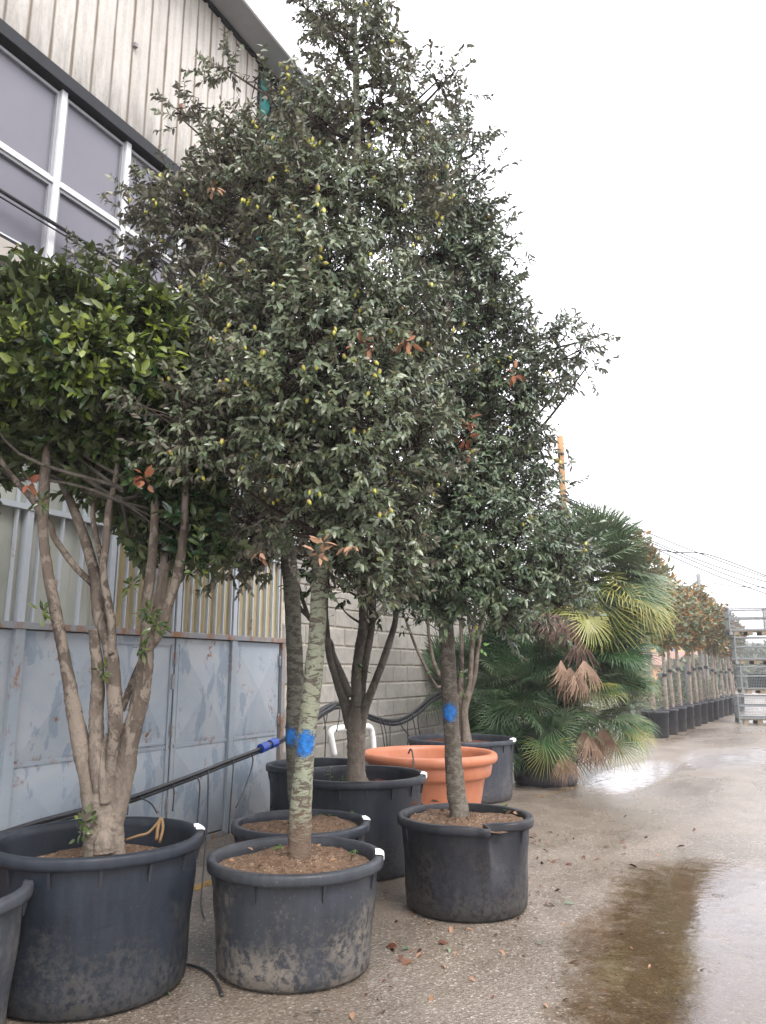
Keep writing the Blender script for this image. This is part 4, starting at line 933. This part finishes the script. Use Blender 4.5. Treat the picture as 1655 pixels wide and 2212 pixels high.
def palm(label, roots, seed):
    """roots: list of (centre, n, size range, reach, elevation range, kinds)"""
    rs = np.random.default_rng(seed); t = empty('fan_palm', (0, 0, 0), label, 'palm'); pets = []
    for c, n, s0, s1, reach, e0, e1, kinds, az0, az1 in roots:
        for i in range(n):
            a = R(rs.uniform(az0, az1)); e = R(rs.uniform(e0, e1)); L_ = reach * rs.uniform(.75, 1.15)
            d = np.array([math.cos(a) * math.cos(e), math.sin(a) * math.cos(e), math.sin(e)])
            kd = kinds[rs.integers(len(kinds))]
            pets.append(frond(t, c, np.array(c) + d * L_, rs.uniform(s0, s1), kd, rs))
    A = np.array(pets); segs = [(A[:, 0], A[:, 1], np.full(len(A), .012), np.full(len(A), .009)), (A[:, 1], A[:, 2], np.full(len(A), .009), np.full(len(A), .006))]
    link('petioles', prisms_mesh('petioles', segs, 'petiole', 4), t, kind='stuff')
    return t, rs
f8 = fdist(*P8)
pc = at_f(1275, 1245, f8 + .6)
tp_, rs_ = palm('tall fan palm with silvery spiky crown and hanging dead fronds', [
    (pc, 70, .72, .90, .62, -8, 85, 'ggggd', 0, 360), (pc - [0, 0, .1], 34, .7, .85, .72, -30, 5, 'gggyd', 0, 360), (pc - [0, 0, .2], 16, .7, .85, .8, -45, -8, 'yyyg', -110, 50), (pc - [0, 0, .5], 26, .55, .7, .45, -50, 20, 'dddg', 0, 360)], 41)
tube_obj('trunk', [(P8[0] + .12, P8[1] + .1, .72), (P8[0] + .2, P8[1] + .2, 1.3), (pc + np.array([P8[0], P8[1], 2.2])) / 2 + [0, 0, .1], pc - [0, 0, .05]], [.15, .14, .13, .1], 'palmtrunk', tp_, sides=12, n=6, knob=.4)
pt_ = [frond(tp_, at_f(1240, 1280, f8 - .4), at_f(x, y, f8 + e), s_, kd, rs_, -.9) for x, y, s_, kd, e in ((1205, 1325, .66, 'r', -.9), (1232, 1330, .7, 'r', -.85), (1188, 1320, .6, 'r', -.8), (1268, 1335, .6, 'y', -.8), (1250, 1380, .6, 'r', -.9), (1212, 1425, .5, 'x', -1.0), (1232, 1440, .62, 'x', -1.0), (1262, 1425, .6, 'x', -1.02), (1246, 1450, .5, 'x', -1.05))]
kc = at_f(1225, 1560, f8)
lp, rs_ = palm('bushy low fan palm with dark green fronds spilling over the green-marked pot', [
    *[(at_f(x, y, f8 + e), n, .46, .62, .55, e0, e1, kd, 0, 360) for x, y, e, n, e0, e1, kd in ((1125, 1510, 0, 52, -30, 75, 'dddg'), (1195, 1460, .1, 52, -25, 75, 'ddd'), (1275, 1440, .2, 52, -30, 75, 'dddg'), (1290, 1490, .25, 56, -35, 60, 'dddgy'), (1150, 1570, -.2, 34, -40, 40, 'dddg'), (1140, 1420, .3, 44, -15, 70, 'ddd'), (1290, 1400, .3, 40, -25, 60, 'ddd'), (1285, 1550, .2, 24, -40, 20, 'dygyd'))]], 42)
tube_obj('trunk', [(P8[0], P8[1], .7), kc - [0, 0, .1], kc + [0, 0, .5]], [.14, .13, .08], 'palmtrunk', lp, sides=10, n=5, knob=.4)
for x, y, s_, kd, e in ((1262, 1575, .62, 'x', -.45), (1284, 1585, .6, 'x', -.4), (1302, 1570, .6, 'x', -.45), (1252, 1580, .6, 'r', -.4), (1271, 1590, .5, 'x', -.5), (1222, 1625, .52, 'x', -.75), (1215, 1630, .46, 'x', -.8)):
    frond(lp, at_f(x - 10, y - 60, f8 - .1), at_f(x, y, f8 + e), s_, kd, rs_, -2.5)
frond(lp, at_f(1180, 1560, f8 - .5), at_f(1183, 1615, f8 - .75), .52, 'y', rs_, -1.6)
ac = at_f(1010, 1500, f8 + .9)
ap, rs_ = palm('bushy dark fan palm squeezed between the block wall and the wide tub', [
    (ac + [-.2, 0, 0], 36, .45, .6, .65, -20, 70, 'dddg', 0, 360), (at_f(1090, 1470, f8 + .6), 56, .45, .62, .7, -25, 75, 'dddgd', 0, 360), (at_f(1090, 1590, f8 + .4), 34, .45, .56, .55, -25, 60, 'dddg', 180, 380)], 43)
for px_, g in ((1010, f8 + .9), (1085, f8 + .6)):
    b = at_f(px_, 1500, g); tube_obj('trunk', [(b[0], b[1], .5), (b[0], b[1], .9), (b[0], b[1], b[2])], [.13, .12, .08], 'palmtrunk', ap, sides=10, n=5, knob=.4)
pa = at_f(1050, 1500, f8 + .85); pot(pa[0], pa[1], .42, .6, .88, 'low black tub hidden under the bushy dark fan palm', None, .2, (.022, .024, .03), 6, 'soil2', .05, 12, parts=False)
pb = (pc[0] - .15, pc[1]); 

# ---- irrigation line ----------------------------------------------
ir = empty('irrigation_pipe', (0, 0, 0), 'black irrigation pipe rising along the blue gate with blue coupling', 'pipe')
XP = -4.72
IP = [at_x(x, y, XP) for x, y in ((-60, 1822), (60, 1782), (150, 1757), (275, 1725), (350, 1699), (430, 1669), (500, 1641), (580, 1610), (640, 1580), (690, 1545), (725, 1524))]
for dy in (0, -.034):
    tube_obj('pipe', [p + np.array([dy * .6, 0, dy]) for p in IP], .018, 'hose', ir, sides=8, n=5)
a_, b_ = at_x(566, 1616, XP), at_x(596, 1603, XP); d_ = (b_ - a_)
for t0, t1, r_ in ((-.1, .34, .047), (.34, .56, .036), (.56, 1.0, .047)):
    V, Fc = tube(np.array([a_ + d_ * t0, a_ + d_ * (t0 + t1) / 2, a_ + d_ * t1]), np.full(3, r_), 14, 2); link('coupling', mesh('coupling', V, Fc, 'bluefit' if r_ > .04 else 'hose', False), ir)
def drip(p0, pts, f):
    P = [at_x(*p0, XP + .02)] + [at_x(x, y, XP + e) for x, y, e in pts]; tube_obj('drip_tube', P, .0065, 'hose', ir, sides=5, n=5)
drip((275, 1730), [(277, 1745, .05), (275, 1760, .1)], f1); drip((300, 1722), [(325, 1735, .05), (340, 1757, .1)], f1)
drip((375, 1692), [(376, 1720, .05), (373, 1752, .1)], f1)
drip((418, 1676), [(431, 1690, .08), (429, 1745, .2), (420, 1840, .45)], f1)
drip((449, 1663), [(450, 1690, .1), (448, 1780, .3), (440, 1880, .6), (435, 1960, .9), (452, 2002, 1.05)], f1)
drip((503, 1640), [(504, 1660, .05), (498, 1740, .15), (494, 1800, .25)], f1)
drip((544, 1627), [(546, 1650, .05), (530, 1700, .15), (510, 1745, .25)], f1)
drip((632, 1588), [(634, 1615, .05), (630, 1640, .1)], f1); drip((598, 1700), [(592, 1720, .05), (586, 1745, .1)], f1)
# second hose, sagging along the block wall
ih = empty('garden_hose', (0, 0, 0), 'black hose sagging along the block wall behind the terracotta planter', 'hose')
XH = -5.0
HP = [at_x(x, y, XH) for x, y in ((640, 1575), (690, 1538), (712, 1524), (735, 1521), (770, 1532), (805, 1549), (845, 1558), (875, 1550), (900, 1534), (925, 1512), (950, 1498))]
tube_obj('hose', HP, .028, 'hose', ih, sides=8, n=5)
tube_obj('hose', [p + np.array([.03, 0, -.045]) for p in HP], .02, 'hose', ih, sides=8, n=5)
for pts in (((697, 1535), (702, 1560), (704, 1590), (702, 1635)), ((708, 1528), (706, 1552), (700, 1575)), ((735, 1524), (733, 1552), (727, 1580)), ((820, 1553), (826, 1580), (832, 1620)), ((826, 1553), (834, 1585), (838, 1628)), ((842, 1558), (843, 1590), (842, 1630)), ((862, 1556), (872, 1575), (885, 1590)), ((880, 1548), (881, 1590), (881, 1640)), ((890, 1542), (896, 1570), (900, 1595)), ((905, 1528), (903, 1560), (908, 1590))):
    P = [at_x(x, y, XH + .04 + .03 * i) for i, (x, y) in enumerate(pts)]; tube_obj('drip_tube', P, .0075, 'hose', ih, sides=5, n=4)
lt = [at_f(x, y, f) for x, y, f in ((882, 1628, 8.4), (888, 1618, 8.35), (893, 1640, 8.2), (895, 1675, 7.75), (902, 1720, 7.6), (916, 1742, 7.4))]
tag(tube_obj('drip_line', lt, .008, 'hose', None, sides=5, n=5), 'thin black drip line looped over the rims of terracotta planter and ribbed tub', 'tube')
gl_ = [at_z(x, y, .01) for x, y in ((395, 2082), (430, 2090), (455, 2105), (470, 2125), (480, 2150))]
tag(tube_obj('drip_line', gl_, .009, 'hose', None, sides=5, n=5), 'short black tube on the ground between the big weathered and mud-stained pots', 'tube')
# white pipe bend
XV = -4.95
VP = [at_x(x, y, XV) for x, y in ((722, 1632), (717, 1605), (714, 1585), (718, 1577), (728, 1574), (760, 1571), (790, 1569), (799, 1572), (803, 1582), (806, 1605), (808, 1640))]
pv = tag(tube_obj('drain_pipe', VP, .042, 'pvc', None, sides=14, n=5), 'white plastic pipe bent into an upside-down U before the block wall', 'pipe')

# ---- fallen leaves ------------------------------------------------
MAT['leaf_rot'] = mat_leaf([(0, (.06, .022, .012)), (.5, (.11, .042, .02)), (1, (.17, .08, .04))], ((.10, .045, .024), (.15, .08, .045)), .45, .4)
LK = {'brown': ('leaf_rot', 'crumpled red-brown leaf fallen on the wet concrete', 'brown fallen leaves'), 'tan': ('leaf_tan', 'pale tan leaf fallen on the wet concrete', 'tan fallen leaves'),
      'green': ('leaf_oak2', 'green leaf fallen on the wet concrete', 'green fallen leaves')}
LM = {}
for nm_, (mt, _, _) in LK.items():
    LM[nm_] = []
    for s_ in range(4):
        rs = np.random.default_rng(s_ + 5)
        LM[nm_].append(leaves_mesh('fallen_leaf', np.array([[-.5, 0, .16]]), np.array([[1, 0, .05]]), np.array([[rs.normal() * .4, rs.normal() * .4, 1]]), np.array([1.]), np.array([.48]), mt, rs.random(1), None, .2 + .15 * s_))
def fallen(px, py, kind, s_=.07):
    p = at_z(px, py)
    o = link('fallen_leaf', LM[kind][random.randrange(4)]); o.location = (p[0], p[1], .006); sc_ = s_ * random.uniform(.75, 1.25)
    o.scale = (sc_, sc_ * random.uniform(.7, 1.1), sc_); o.rotation_euler = (random.uniform(-.25, .25), random.uniform(-.2, .2), random.uniform(0, 6.28))
    tag(o, LK[kind][1], 'leaf', LK[kind][2])
for x, y in ((1148, 1812), (1158, 1807), (1166, 1818), (1152, 1822), (1225, 1815), (1238, 1812), (1172, 1866), (1185, 1860), (1196, 1864), (1160, 1856), (1346, 1822), (1351, 1833), (1310, 1830), (1180, 1955), (1192, 1957), (1205, 1925), (1118, 1988), (845, 2050), (850, 2054), (905, 2058), (880, 2082), (868, 2078), (790, 1978), (1472, 1832), (1405, 1880), (1367, 1873), (1290, 1858), (1260, 1855), (1500, 1795), (1425, 1790), (1350, 1765), (1190, 1800), (1205, 1805), (1230, 1870), (1130, 1870), (1140, 1900), (1330, 1905), (1180, 1840), (960, 2040)):
    fallen(x, y, 'brown')
for x, y in ((1068, 1982), (905, 2066), (960, 2090), (1000, 2042), (1085, 2060), (985, 2062), (975, 2012), (1020, 2120), (1240, 2080), (1300, 2150), (1290, 1880), (1345, 1846), (1420, 1850), (1120, 2030), (930, 2160), (1090, 1880), (1180, 2175), (640, 2195), (760, 2200)):
    fallen(x, y, 'tan', .06)
for x, y in ((880, 2052), (680, 2190), (365, 2150), (1115, 2000), (1230, 1955), (1165, 2040), (1395, 1812), (970, 2055)):
    fallen(x, y, 'green', .065)
for cx, cy, rx, ry in ((1005, 1900, 165, 108), (640, 2060, 215, 130), (1000, 1905, 150, 105)):
    for i in range(14):
        a = random.uniform(-.3, 2.6); fallen(cx + rx * math.cos(a), cy + ry * math.sin(a), random.choice(('brown', 'brown', 'tan')), .03)
for i in range(46):
    x, y = random.uniform(760, 1420), random.uniform(1790, 2205)
    if (x - 1005) ** 2 / 190 ** 2 + (y - 1900) ** 2 / 130 ** 2 < 1: continue
    fallen(x, y, random.choice(('brown', 'brown', 'tan')), .04)
def soil_leaf(px, py, z, kind, s_=.05):
    p = at_z(px, py, z); o = link('dropped_leaf', LM[kind][random.randrange(4)]); o.location = (p[0], p[1], z + .008); o.scale = (s_,) * 3; o.rotation_euler = (random.uniform(-.4, .4), random.uniform(-.3, .3), random.uniform(0, 6.28))
    return o
for x, y, k_ in ((895, 1740, 'brown'), (940, 1735, 'tan'), (955, 1755, 'tan'), (905, 1752, 'tan'), (1050, 1745, 'tan'), (1085, 1748, 'brown'), (1100, 1758, 'tan'), (1118, 1762, 'tan'), (1020, 1770, 'tan'), (890, 1757, 'tan')):
    tag(soil_leaf(x, y, .59, k_, .075), 'dry leaf lying on the soil of the dented pot', 'leaf', 'dry leaves on dented pot soil')
for x, y, k_ in ((540, 1838, 'tan'), (580, 1858, 'brown'), (620, 1870, 'tan'), (690, 1830, 'tan'), (735, 1838, 'brown'), (760, 1855, 'tan'), (720, 1862, 'tan'), (560, 1875, 'tan'), (500, 1862, 'tan'), (672, 1822, 'tan')):
    tag(soil_leaf(x, y, .565, k_, .045), 'leaf scrap lying on the soil of the mud-stained pot', 'leaf', 'leaf scraps on mud-stained pot soil')
tag(soil_leaf(365, 1800, .62, 'brown', .08), 'orange dry leaf on the soil of the big weathered pot', 'leaf')

# ================================================================== BEYOND THE PALMS
# magnolia row
mag_leaves = []
for s_ in range(3):
    rs = np.random.default_rng(200 + s_); n = 1500
    q = unit(rs.normal(size=(n, 3))); rr = (.45 + .55 * rs.random(n) ** .5)
    z = q[:, 2] * rr; wdt = np.where(z > 0, 1 - .55 * z ** 1.2, 1 - .25 * (-z) ** 2)
    pos = np.column_stack([q[:, 0] * rr * .60 * wdt, q[:, 1] * rr * .60 * wdt, 3.32 + z * .92]) + rs.normal(size=(n, 3)) * .07
    top = rs.random(n) < .04; pos[top] = np.column_stack([rs.normal(size=top.sum()) * .1, rs.normal(size=top.sum()) * .1, rs.uniform(4.0, 4.5, top.sum())])
    dr = unit(q * [1, 1, .4] + rs.normal(size=(n, 3)) * .5 + [0, 0, .55])
    flip = np.where(rs.random((n, 1)) < .2, -1., 1.)
    nm = (np.array([0, 0, .45]) + .85 * q + rs.normal(size=(n, 3)) * .45) * flip
    mag_leaves.append(leaves_mesh('crown', pos, dr, nm, rs.uniform(.13, .22, n), rs.uniform(.065, .095, n), 'leaf_mag', rs.random(n)))
V, Fc = tube(np.array([(0, 0, .6), (.01, 0, 1.2), (-.01, .01, 2.0), (0, 0, 2.8), (0, 0, 3.8)]), np.array([.062, .05, .047, .04, .02]), 10, 5, .08, 3); mtr = mesh('trunk', V, Fc, 'bark_mag', True)
V, Fc = lathe([(.075, 1.68), (.08, 1.70), (.08, 1.75), (.07, 1.77)], 12); mti = mesh('tie', V, Fc, 'hose', True)
mpm = mat_pot(.2, (.016, .017, .021), 4.)
V, Fc = lathe([(.1, .002), (.29, .002), (.31, .02), (.335, .60), (.352, .605), (.355, .655), (.335, .66), (.325, .6), (.31, .5)], 32); mpb = mesh('body', V, Fc, mpm, True)
V, Fc = lathe([(.001, .57), (.15, .575), (.326, .565)], 20); mps = mesh('soil', V, [tuple(reversed(f)) for f in Fc], 'soil2')
ORD = 'first second third fourth fifth sixth seventh eighth ninth tenth eleventh twelfth thirteenth last'.split()
a0, a1 = np.array([-3.12, 21.35]), np.array([-2.07, 37.4])
for i in range(14):
    p = a0 + (a1 - a0) * i / 13; s_ = 1.14 if i == 0 else random.uniform(.93, 1.04)
    t = empty('magnolia_tree', (p[0] + random.uniform(-.05, .05), p[1] + random.uniform(-.1, .1), 0), f'{ORD[i]} standard magnolia of the bronze-leaved row, counting from the palms', 'tree', 'magnolias in a row', random.uniform(0, 6.28))
    t.scale = (s_, s_, s_ * random.uniform(.93, 1.05)); t.rotation_euler.x = R(random.uniform(-1.6, 1.6)); t.rotation_euler.y = R(random.uniform(-1.6, 1.6))
    link('trunk', mtr, t); link('crown', mag_leaves[i % 3], t, kind='stuff'); link('tie', mti, t)
    q = empty('row_pot', (p[0], p[1], 0), f'{ORD[i]} black pot of the magnolia row, counting from the palms', 'pot', 'pots of the magnolia row', random.uniform(0, 6))
    link('body', mpb, q); link('soil', mps, q)
# galvanised post by the row
g0 = at_z(1372, 1597); tag(B().box(-.045, .045, -.03, .03, 0, 1.5).link('steel_post', 'galv', None, (g0[0], g0[1], 0), bevel=.006), 'square galvanised steel post beside the first pot of the magnolia row', 'post')
g1 = at_z(1491, 1553); tag(B().box(-.04, .04, -.03, .03, 0, 1.9).link('steel_post', 'galv', None, (g1[0], g1[1], 0), bevel=.006), 'thin galvanised post standing among the magnolia trunks', 'post')
# grey-green shrubs behind the row
for i in range(13):
    rs = np.random.default_rng(300 + i); y = 19.6 + i * 1.55; x = -4.75 + .085 * (y - 20) + rs.uniform(-.25, .25); h = rs.uniform(1.15, 1.6); n = 1300
    t = empty('shrub', (x, y, 0), f'{ORD[i]} loose grey-green shrub behind the magnolia trunks, counting from the palms', 'shrub', 'shrubs behind the magnolias')
    q = unit(rs.normal(size=(n, 3))); rr = .35 + .65 * rs.random((n, 1)) ** .5
    pos = q * rr * [.75, .75, h / 2] + [0, 0, h / 2] + rs.normal(size=(n, 3)) * .06
    pos[:, 2] = np.maximum(pos[:, 2], .05)
    link('foliage', leaves_mesh('foliage', pos, q + rs.normal(size=(n, 3)) * .6 + [0, 0, .5], q + [0, 0, .5] + rs.normal(size=(n, 3)) * .5, rs.uniform(.06, .11, n), rs.uniform(.03, .05, n), 'leaf_shrub', rs.random(n)), t, kind='stuff')
    tube_obj('stem', [(0, 0, -.02), (.02, 0, .4), (0, .02, h * .7)], [.03, .02, .008], 'twig', t, sides=6, n=3)
# stacked wire-mesh pallet cages
def cage(x, y, z, rz, label, wood=False):
    c = empty('mesh_pallet_cage', (x, y, z), label, 'cage', None, rz); W_, D_, H_ = 1.24, .84, .93
    for sx in (0, 1):
        for sy_ in (0, 1):
            X = sx * W_; Yy = sy_ * D_
            b = B().box(X - .035 if sx else X, X if sx else X + .035, Yy - .03 if sy_ else Yy, Yy if sy_ else Yy + .03, .0, H_)
            b.box(X - .10 if sx else X - .01, X + .01 if sx else X + .10, Yy - .08 if sy_ else Yy - .01, Yy + .01 if sy_ else Yy + .08, -.0, .10)
            b.link('post', 'galv', c, bevel=.004)
    for z_ in (.17, .56, .86):
        B().box(.036, W_ - .036, .004, .028, z_ - .02, z_ + .02).link('front_rail', 'galv', c)
        B().box(.036, W_ - .036, D_ - .028, D_ - .004, z_ - .02, z_ + .02).link('back_rail', 'galv', c)
        for X in (.004, W_ - .028): B().box(X, X + .024, .032, D_ - .032, z_ - .02, z_ + .02).link('side_rail', 'galv', c)
    B().box(.03, W_ - .03, .03, D_ - .03, .105, .14).link('floor_deck', 'pallet', c)
    b = B()
    for i in range(24):
        u = .06 + i * (W_ - .12) / 23; b.box(u - .003, u + .003, .012, .018, .18, .85); b.box(u - .003, u + .003, D_ - .018, D_ - .012, .18, .85)
    for i in range(14):
        z_ = .2 + i * .048; b.box(.04, W_ - .04, .0185, .0245, z_ - .003, z_ + .003); b.box(.04, W_ - .04, D_ - .0245, D_ - .0185, z_ - .003, z_ + .003)
        for X in (.012, W_ - .018): b.box(X, X + .006, .03, D_ - .03, z_ - .003, z_ + .003)
    for i in range(16):
        v_ = .05 + i * (D_ - .1) / 15
        for X in (.0185, W_ - .0245): b.box(X, X + .006, v_ - .003, v_ + .003, .18, .85)
    b.link('wire_mesh', 'galv', c, kind='stuff')
    for i in range(3): B().box(.12 + i * .42, .28 + i * .42, -.005, D_ + .005, .0, .1).link('skid', 'pallet', c)
    return c
cg = at_z(1598, 1563); th = -YAW * .35 * 0
lab = ['bottom wire-mesh pallet cage of the grey stack', 'second wire-mesh pallet cage up in the grey stack', 'third wire-mesh pallet cage up in the grey stack', 'topmost wire-mesh pallet cage of the grey stack']
for i in range(4): cage(cg[0] + (.0, .16, .06, -.05)[i], cg[1] + (0, .03, -.02, .02)[i], i * .94, R(12), lab[i])
# things seen in the cages
o = B().box(.25, .95, .25, .6, .141, .62).link('crate', 'dark', None, (cg[0] + .2, cg[1] + .05, .94), bevel=.02); o.rotation_euler.z = R(12); tag(o, 'dark crate inside the second wire-mesh cage up', 'crate')
# wooden pole and wires
w0 = at_f(1224, 1200, 27.); wp = empty('utility_pole', (w0[0], w0[1], 0), 'orange-brown wooden pole rising behind the tall palm', 'pole')
zt = at_f(1217, 943, 27.)[2]; V, Fc = tube(np.array([(0, 0, 0), (0, 0, zt * .4), (-.02, 0, zt * .7), (-.03, 0, zt)]), np.array([.15, .135, .125, .12]), 14, 5); link('shaft', mesh('shaft', V, Fc, 'wood', True), wp)
zc_ = at_f(1223, 1072, 27.)[2]
V, Fc = lathe([(.11, zc_ - .05), (.135, zc_ - .04), (.135, zc_ + .04), (.11, zc_ + .05)], 12); link('clamp', mesh('clamp', V, Fc, 'dark', True), wp)
for d in (-.2, .2): B().box(-.2 if d < 0 else .1, -.1 if d < 0 else .2, -.02, .02, zc_ - .02, zc_ + .03).link('hook', 'dark', wp)
W0 = np.array([w0[0], w0[1], zc_])
for i, ((x, y), s_, r_, lb) in enumerate((((1700, 1262), .15, .021, 'upper thin wire running from the wooden pole over the magnolias'), ((1700, 1268), .35, .021, 'second thin wire running from the wooden pole over the magnolias'), ((1700, 1287), .25, .021, 'lower thin wire running from the wooden pole over the magnolias'), ((1700, 1296), .32, .021, 'lowest thin wire running from the wooden pole over the magnolias'))):
    e = at_f(x, y, 33.); cable('overhead_wire', sag(W0 + [0, 0, -.05 * i], e, s_), r_, lb)
kp = [W0 + [0, 0, -.1]] + [at_f(x, y, f) for x, y, f in ((1340, 1152, 28), (1380, 1172, 28.6), (1420, 1185, 29.2), (1455, 1193, 29.7), (1495, 1194, 30), (1530, 1198, 30.4), (1600, 1222, 31.3), (1700, 1262, 32.4))]
cable('overhead_wire', kp, .024, 'thick sagging black cable looping down from the wooden pole')
g2 = at_f(1513, 1300, 40.); zz = at_f(1511, 1240, 40.)[2]
V, Fc = tube(np.array([(0, 0, 0), (0, 0, zz / 2), (0, 0, zz)]), np.array([.14, .12, .105]), 10, 3); tag(link('lamp_pole', mesh('lamp_pole', V, Fc, 'pole', True), None, (g2[0], g2[1], 0)), 'slim grey concrete pole standing behind the magnolia crowns', 'pole')
G2 = np.array([g2[0], g2[1], at_f(1511, 1253, 40.)[2]])
cable('overhead_wire', sag(at_f(1380, 1290, 40.), G2, .35), .022, 'dark cable rising to the grey pole from behind the magnolias')
cable('overhead_wire', sag(G2, at_f(1720, 1262, 40.), .25), .022, 'dark level cable leaving the grey pole above the cages')

# houses far behind
def house(label, x0, x1, ytop, ybot, f, dep, mat, roofmat, wins, eave=.5, rise=1.4):
    """front wall spans pixels x0..x1 at distance f"""
    a, b = at_f(x0, ytop, f), at_f(x1, ytop, f); h = a[2]; u = (b - a)[:2]; L_ = np.linalg.norm(u); ang = math.atan2(u[1], u[0])
    t = empty('house', (a[0], a[1], 0), label, 'house', None, ang)
    B().box(0, L_, 0, dep, -.3, h).link('wall', mat, t)
    B().prism([(-eave, h - .1), (dep / 2, h + rise), (dep + eave, h - .1), (dep + eave, h + .02), (dep / 2, h + rise + .15), (-eave, h + .02)], 0, -eave, L_ + eave).link('roof', roofmat, t)
    sc_ = mpp(ytop, f)
    for px_, py0, py1, ww in wins:
        X = (px_ - x0) * sc_; z1, z0 = at_f(px_, py0, f)[2], at_f(px_, py1, f)[2]
        w_ = B().box(X - ww / 2, X + ww / 2, -.03, .02, z0, z1).link('window', 'shutter', t)
        B().box(X - ww / 2 - .08, X + ww / 2 + .08, -.06, -.031, z0 - .1, z0).link('sill', 'white', w_)
    return t
MAT['hyellow'] = plain('ochre_render', (.62, .43, .16), .9, .2, .06, .5); MAT['hpeach'] = plain('peach_render', (.60, .34, .19), .9, .2, .06, .5)
MAT['tile'] = plain('clay_tile', (.26, .15, .12), .9, .2, .25, 3); MAT['shutter'] = plain('grey_shutter', (.16, .20, .25), .6, .3, .1)
house('yellow house with grey shutters behind the magnolia row', 1330, 1500, 1372, 1460, 100, 10, 'hyellow', 'tile', [(1350, 1392, 1414, 1.0), (1385, 1392, 1414, 1.0), (1423, 1392, 1414, 1.0), (1454, 1392, 1408, 1.0), (1484, 1392, 1408, 1.0)])
house('low peach-coloured house with a dull red roof before the yellow house', 1340, 1532, 1436, 1460, 84, 7, 'hpeach', 'tile', [(1400, 1442, 1452, .7), (1470, 1442, 1452, .7)], .5, 1.35)
house('small orange house far behind the wire-mesh cages', 1560, 1640, 1440, 1458, 95, 6, 'hpeach', 'tile', [(1580, 1446, 1454, .6)])
# far trees and rising ground
V = []; Fc = []; nx, ny = 90, 5; rs = np.random.default_rng(9)
prof = np.cumsum(rs.normal(size=nx)) * .5; prof = prof - np.linspace(prof[0], prof[-1], nx)
for j in range(ny):
    for i in range(nx):
        x = -230 + 460 * i / (nx - 1); y = 160 + j * 45
        V.append((x, y + rs.uniform(-4, 4), (-.5, 3.5, 7, 9, 8)[j] * 1.0 + (prof[i] + rs.uniform(-.6, .6)) * (j > 0)))
for j in range(ny - 1):
    for i in range(nx - 1): q = j * nx + i; Fc.append((q, q + 1, q + nx + 1, q + nx))
tag(link('hills', mesh('hills', V, Fc, 'hill', True)), kind='structure')
rs = np.random.default_rng(77)
for i, (px_, top, f, rw_) in enumerate([(1545, 1418, 70, 2.6), (1570, 1408, 78, 3.2), (1600, 1402, 82, 3.4), (1632, 1404, 80, 3.2), (1665, 1398, 84, 3.6), (1515, 1424, 90, 2.8), (1480, 1436, 60, 1.6), (1300, 1420, 66, 3.5), (1700, 1410, 76, 3.4)]):
    c = at_f(px_, top, f); h = c[2]; n = 900
    t = empty('distant_tree', (c[0], c[1], 0), ('hazy grey-green tree far behind the stacked cages' if px_ > 1590 else 'hazy round tree between the magnolia row and the cages' if px_ > 1530 else 'hazy tree beside the low peach house' if px_ > 1400 else 'hazy tree behind the palms'), 'tree', 'distant trees')
    q = unit(rs.normal(size=(n, 3))); pos = q * (.4 + .6 * rs.random((n, 1)) ** .5) * [rw_, rw_, h * .42] + [0, 0, h * .56] + rs.normal(size=(n, 3)) * .2
    link('crown', leaves_mesh('crown', pos, q + rs.normal(size=(n, 3)) * .6, q + [0, 0, .4] + rs.normal(size=(n, 3)) * .4, rs.uniform(.5, .9, n), rs.uniform(.3, .5, n), 'leaf_shrub', rs.random(n)), t, kind='stuff')
    tube_obj('trunk', [(0, 0, -.1), (.1, 0, h * .3), (0, 0, h * .7)], [.2, .16, .06], 'twig', t, sides=7, n=3)

# ---- rain-wet air -------------------------------------------------
hz = B().box(-300, 300, -30, 420, -1.5, 24).link('haze', None)
hm = bpy.data.materials.new('wet_air'); hm.use_nodes = True; hn = hm.node_tree; hn.nodes.remove(hn.nodes['Principled BSDF'])
pv_ = hn.nodes.new('ShaderNodeVolumePrincipled'); pv_.inputs['Color'].default_value = (.95, .95, .97, 1); pv_.inputs['Density'].default_value = .0017; pv_.inputs['Anisotropy'].default_value = .2
hn.links.new(pv_.outputs[0], hn.nodes['Material Output'].inputs['Volume']); hz.data.materials.append(hm); hz['kind'] = 'stuff'
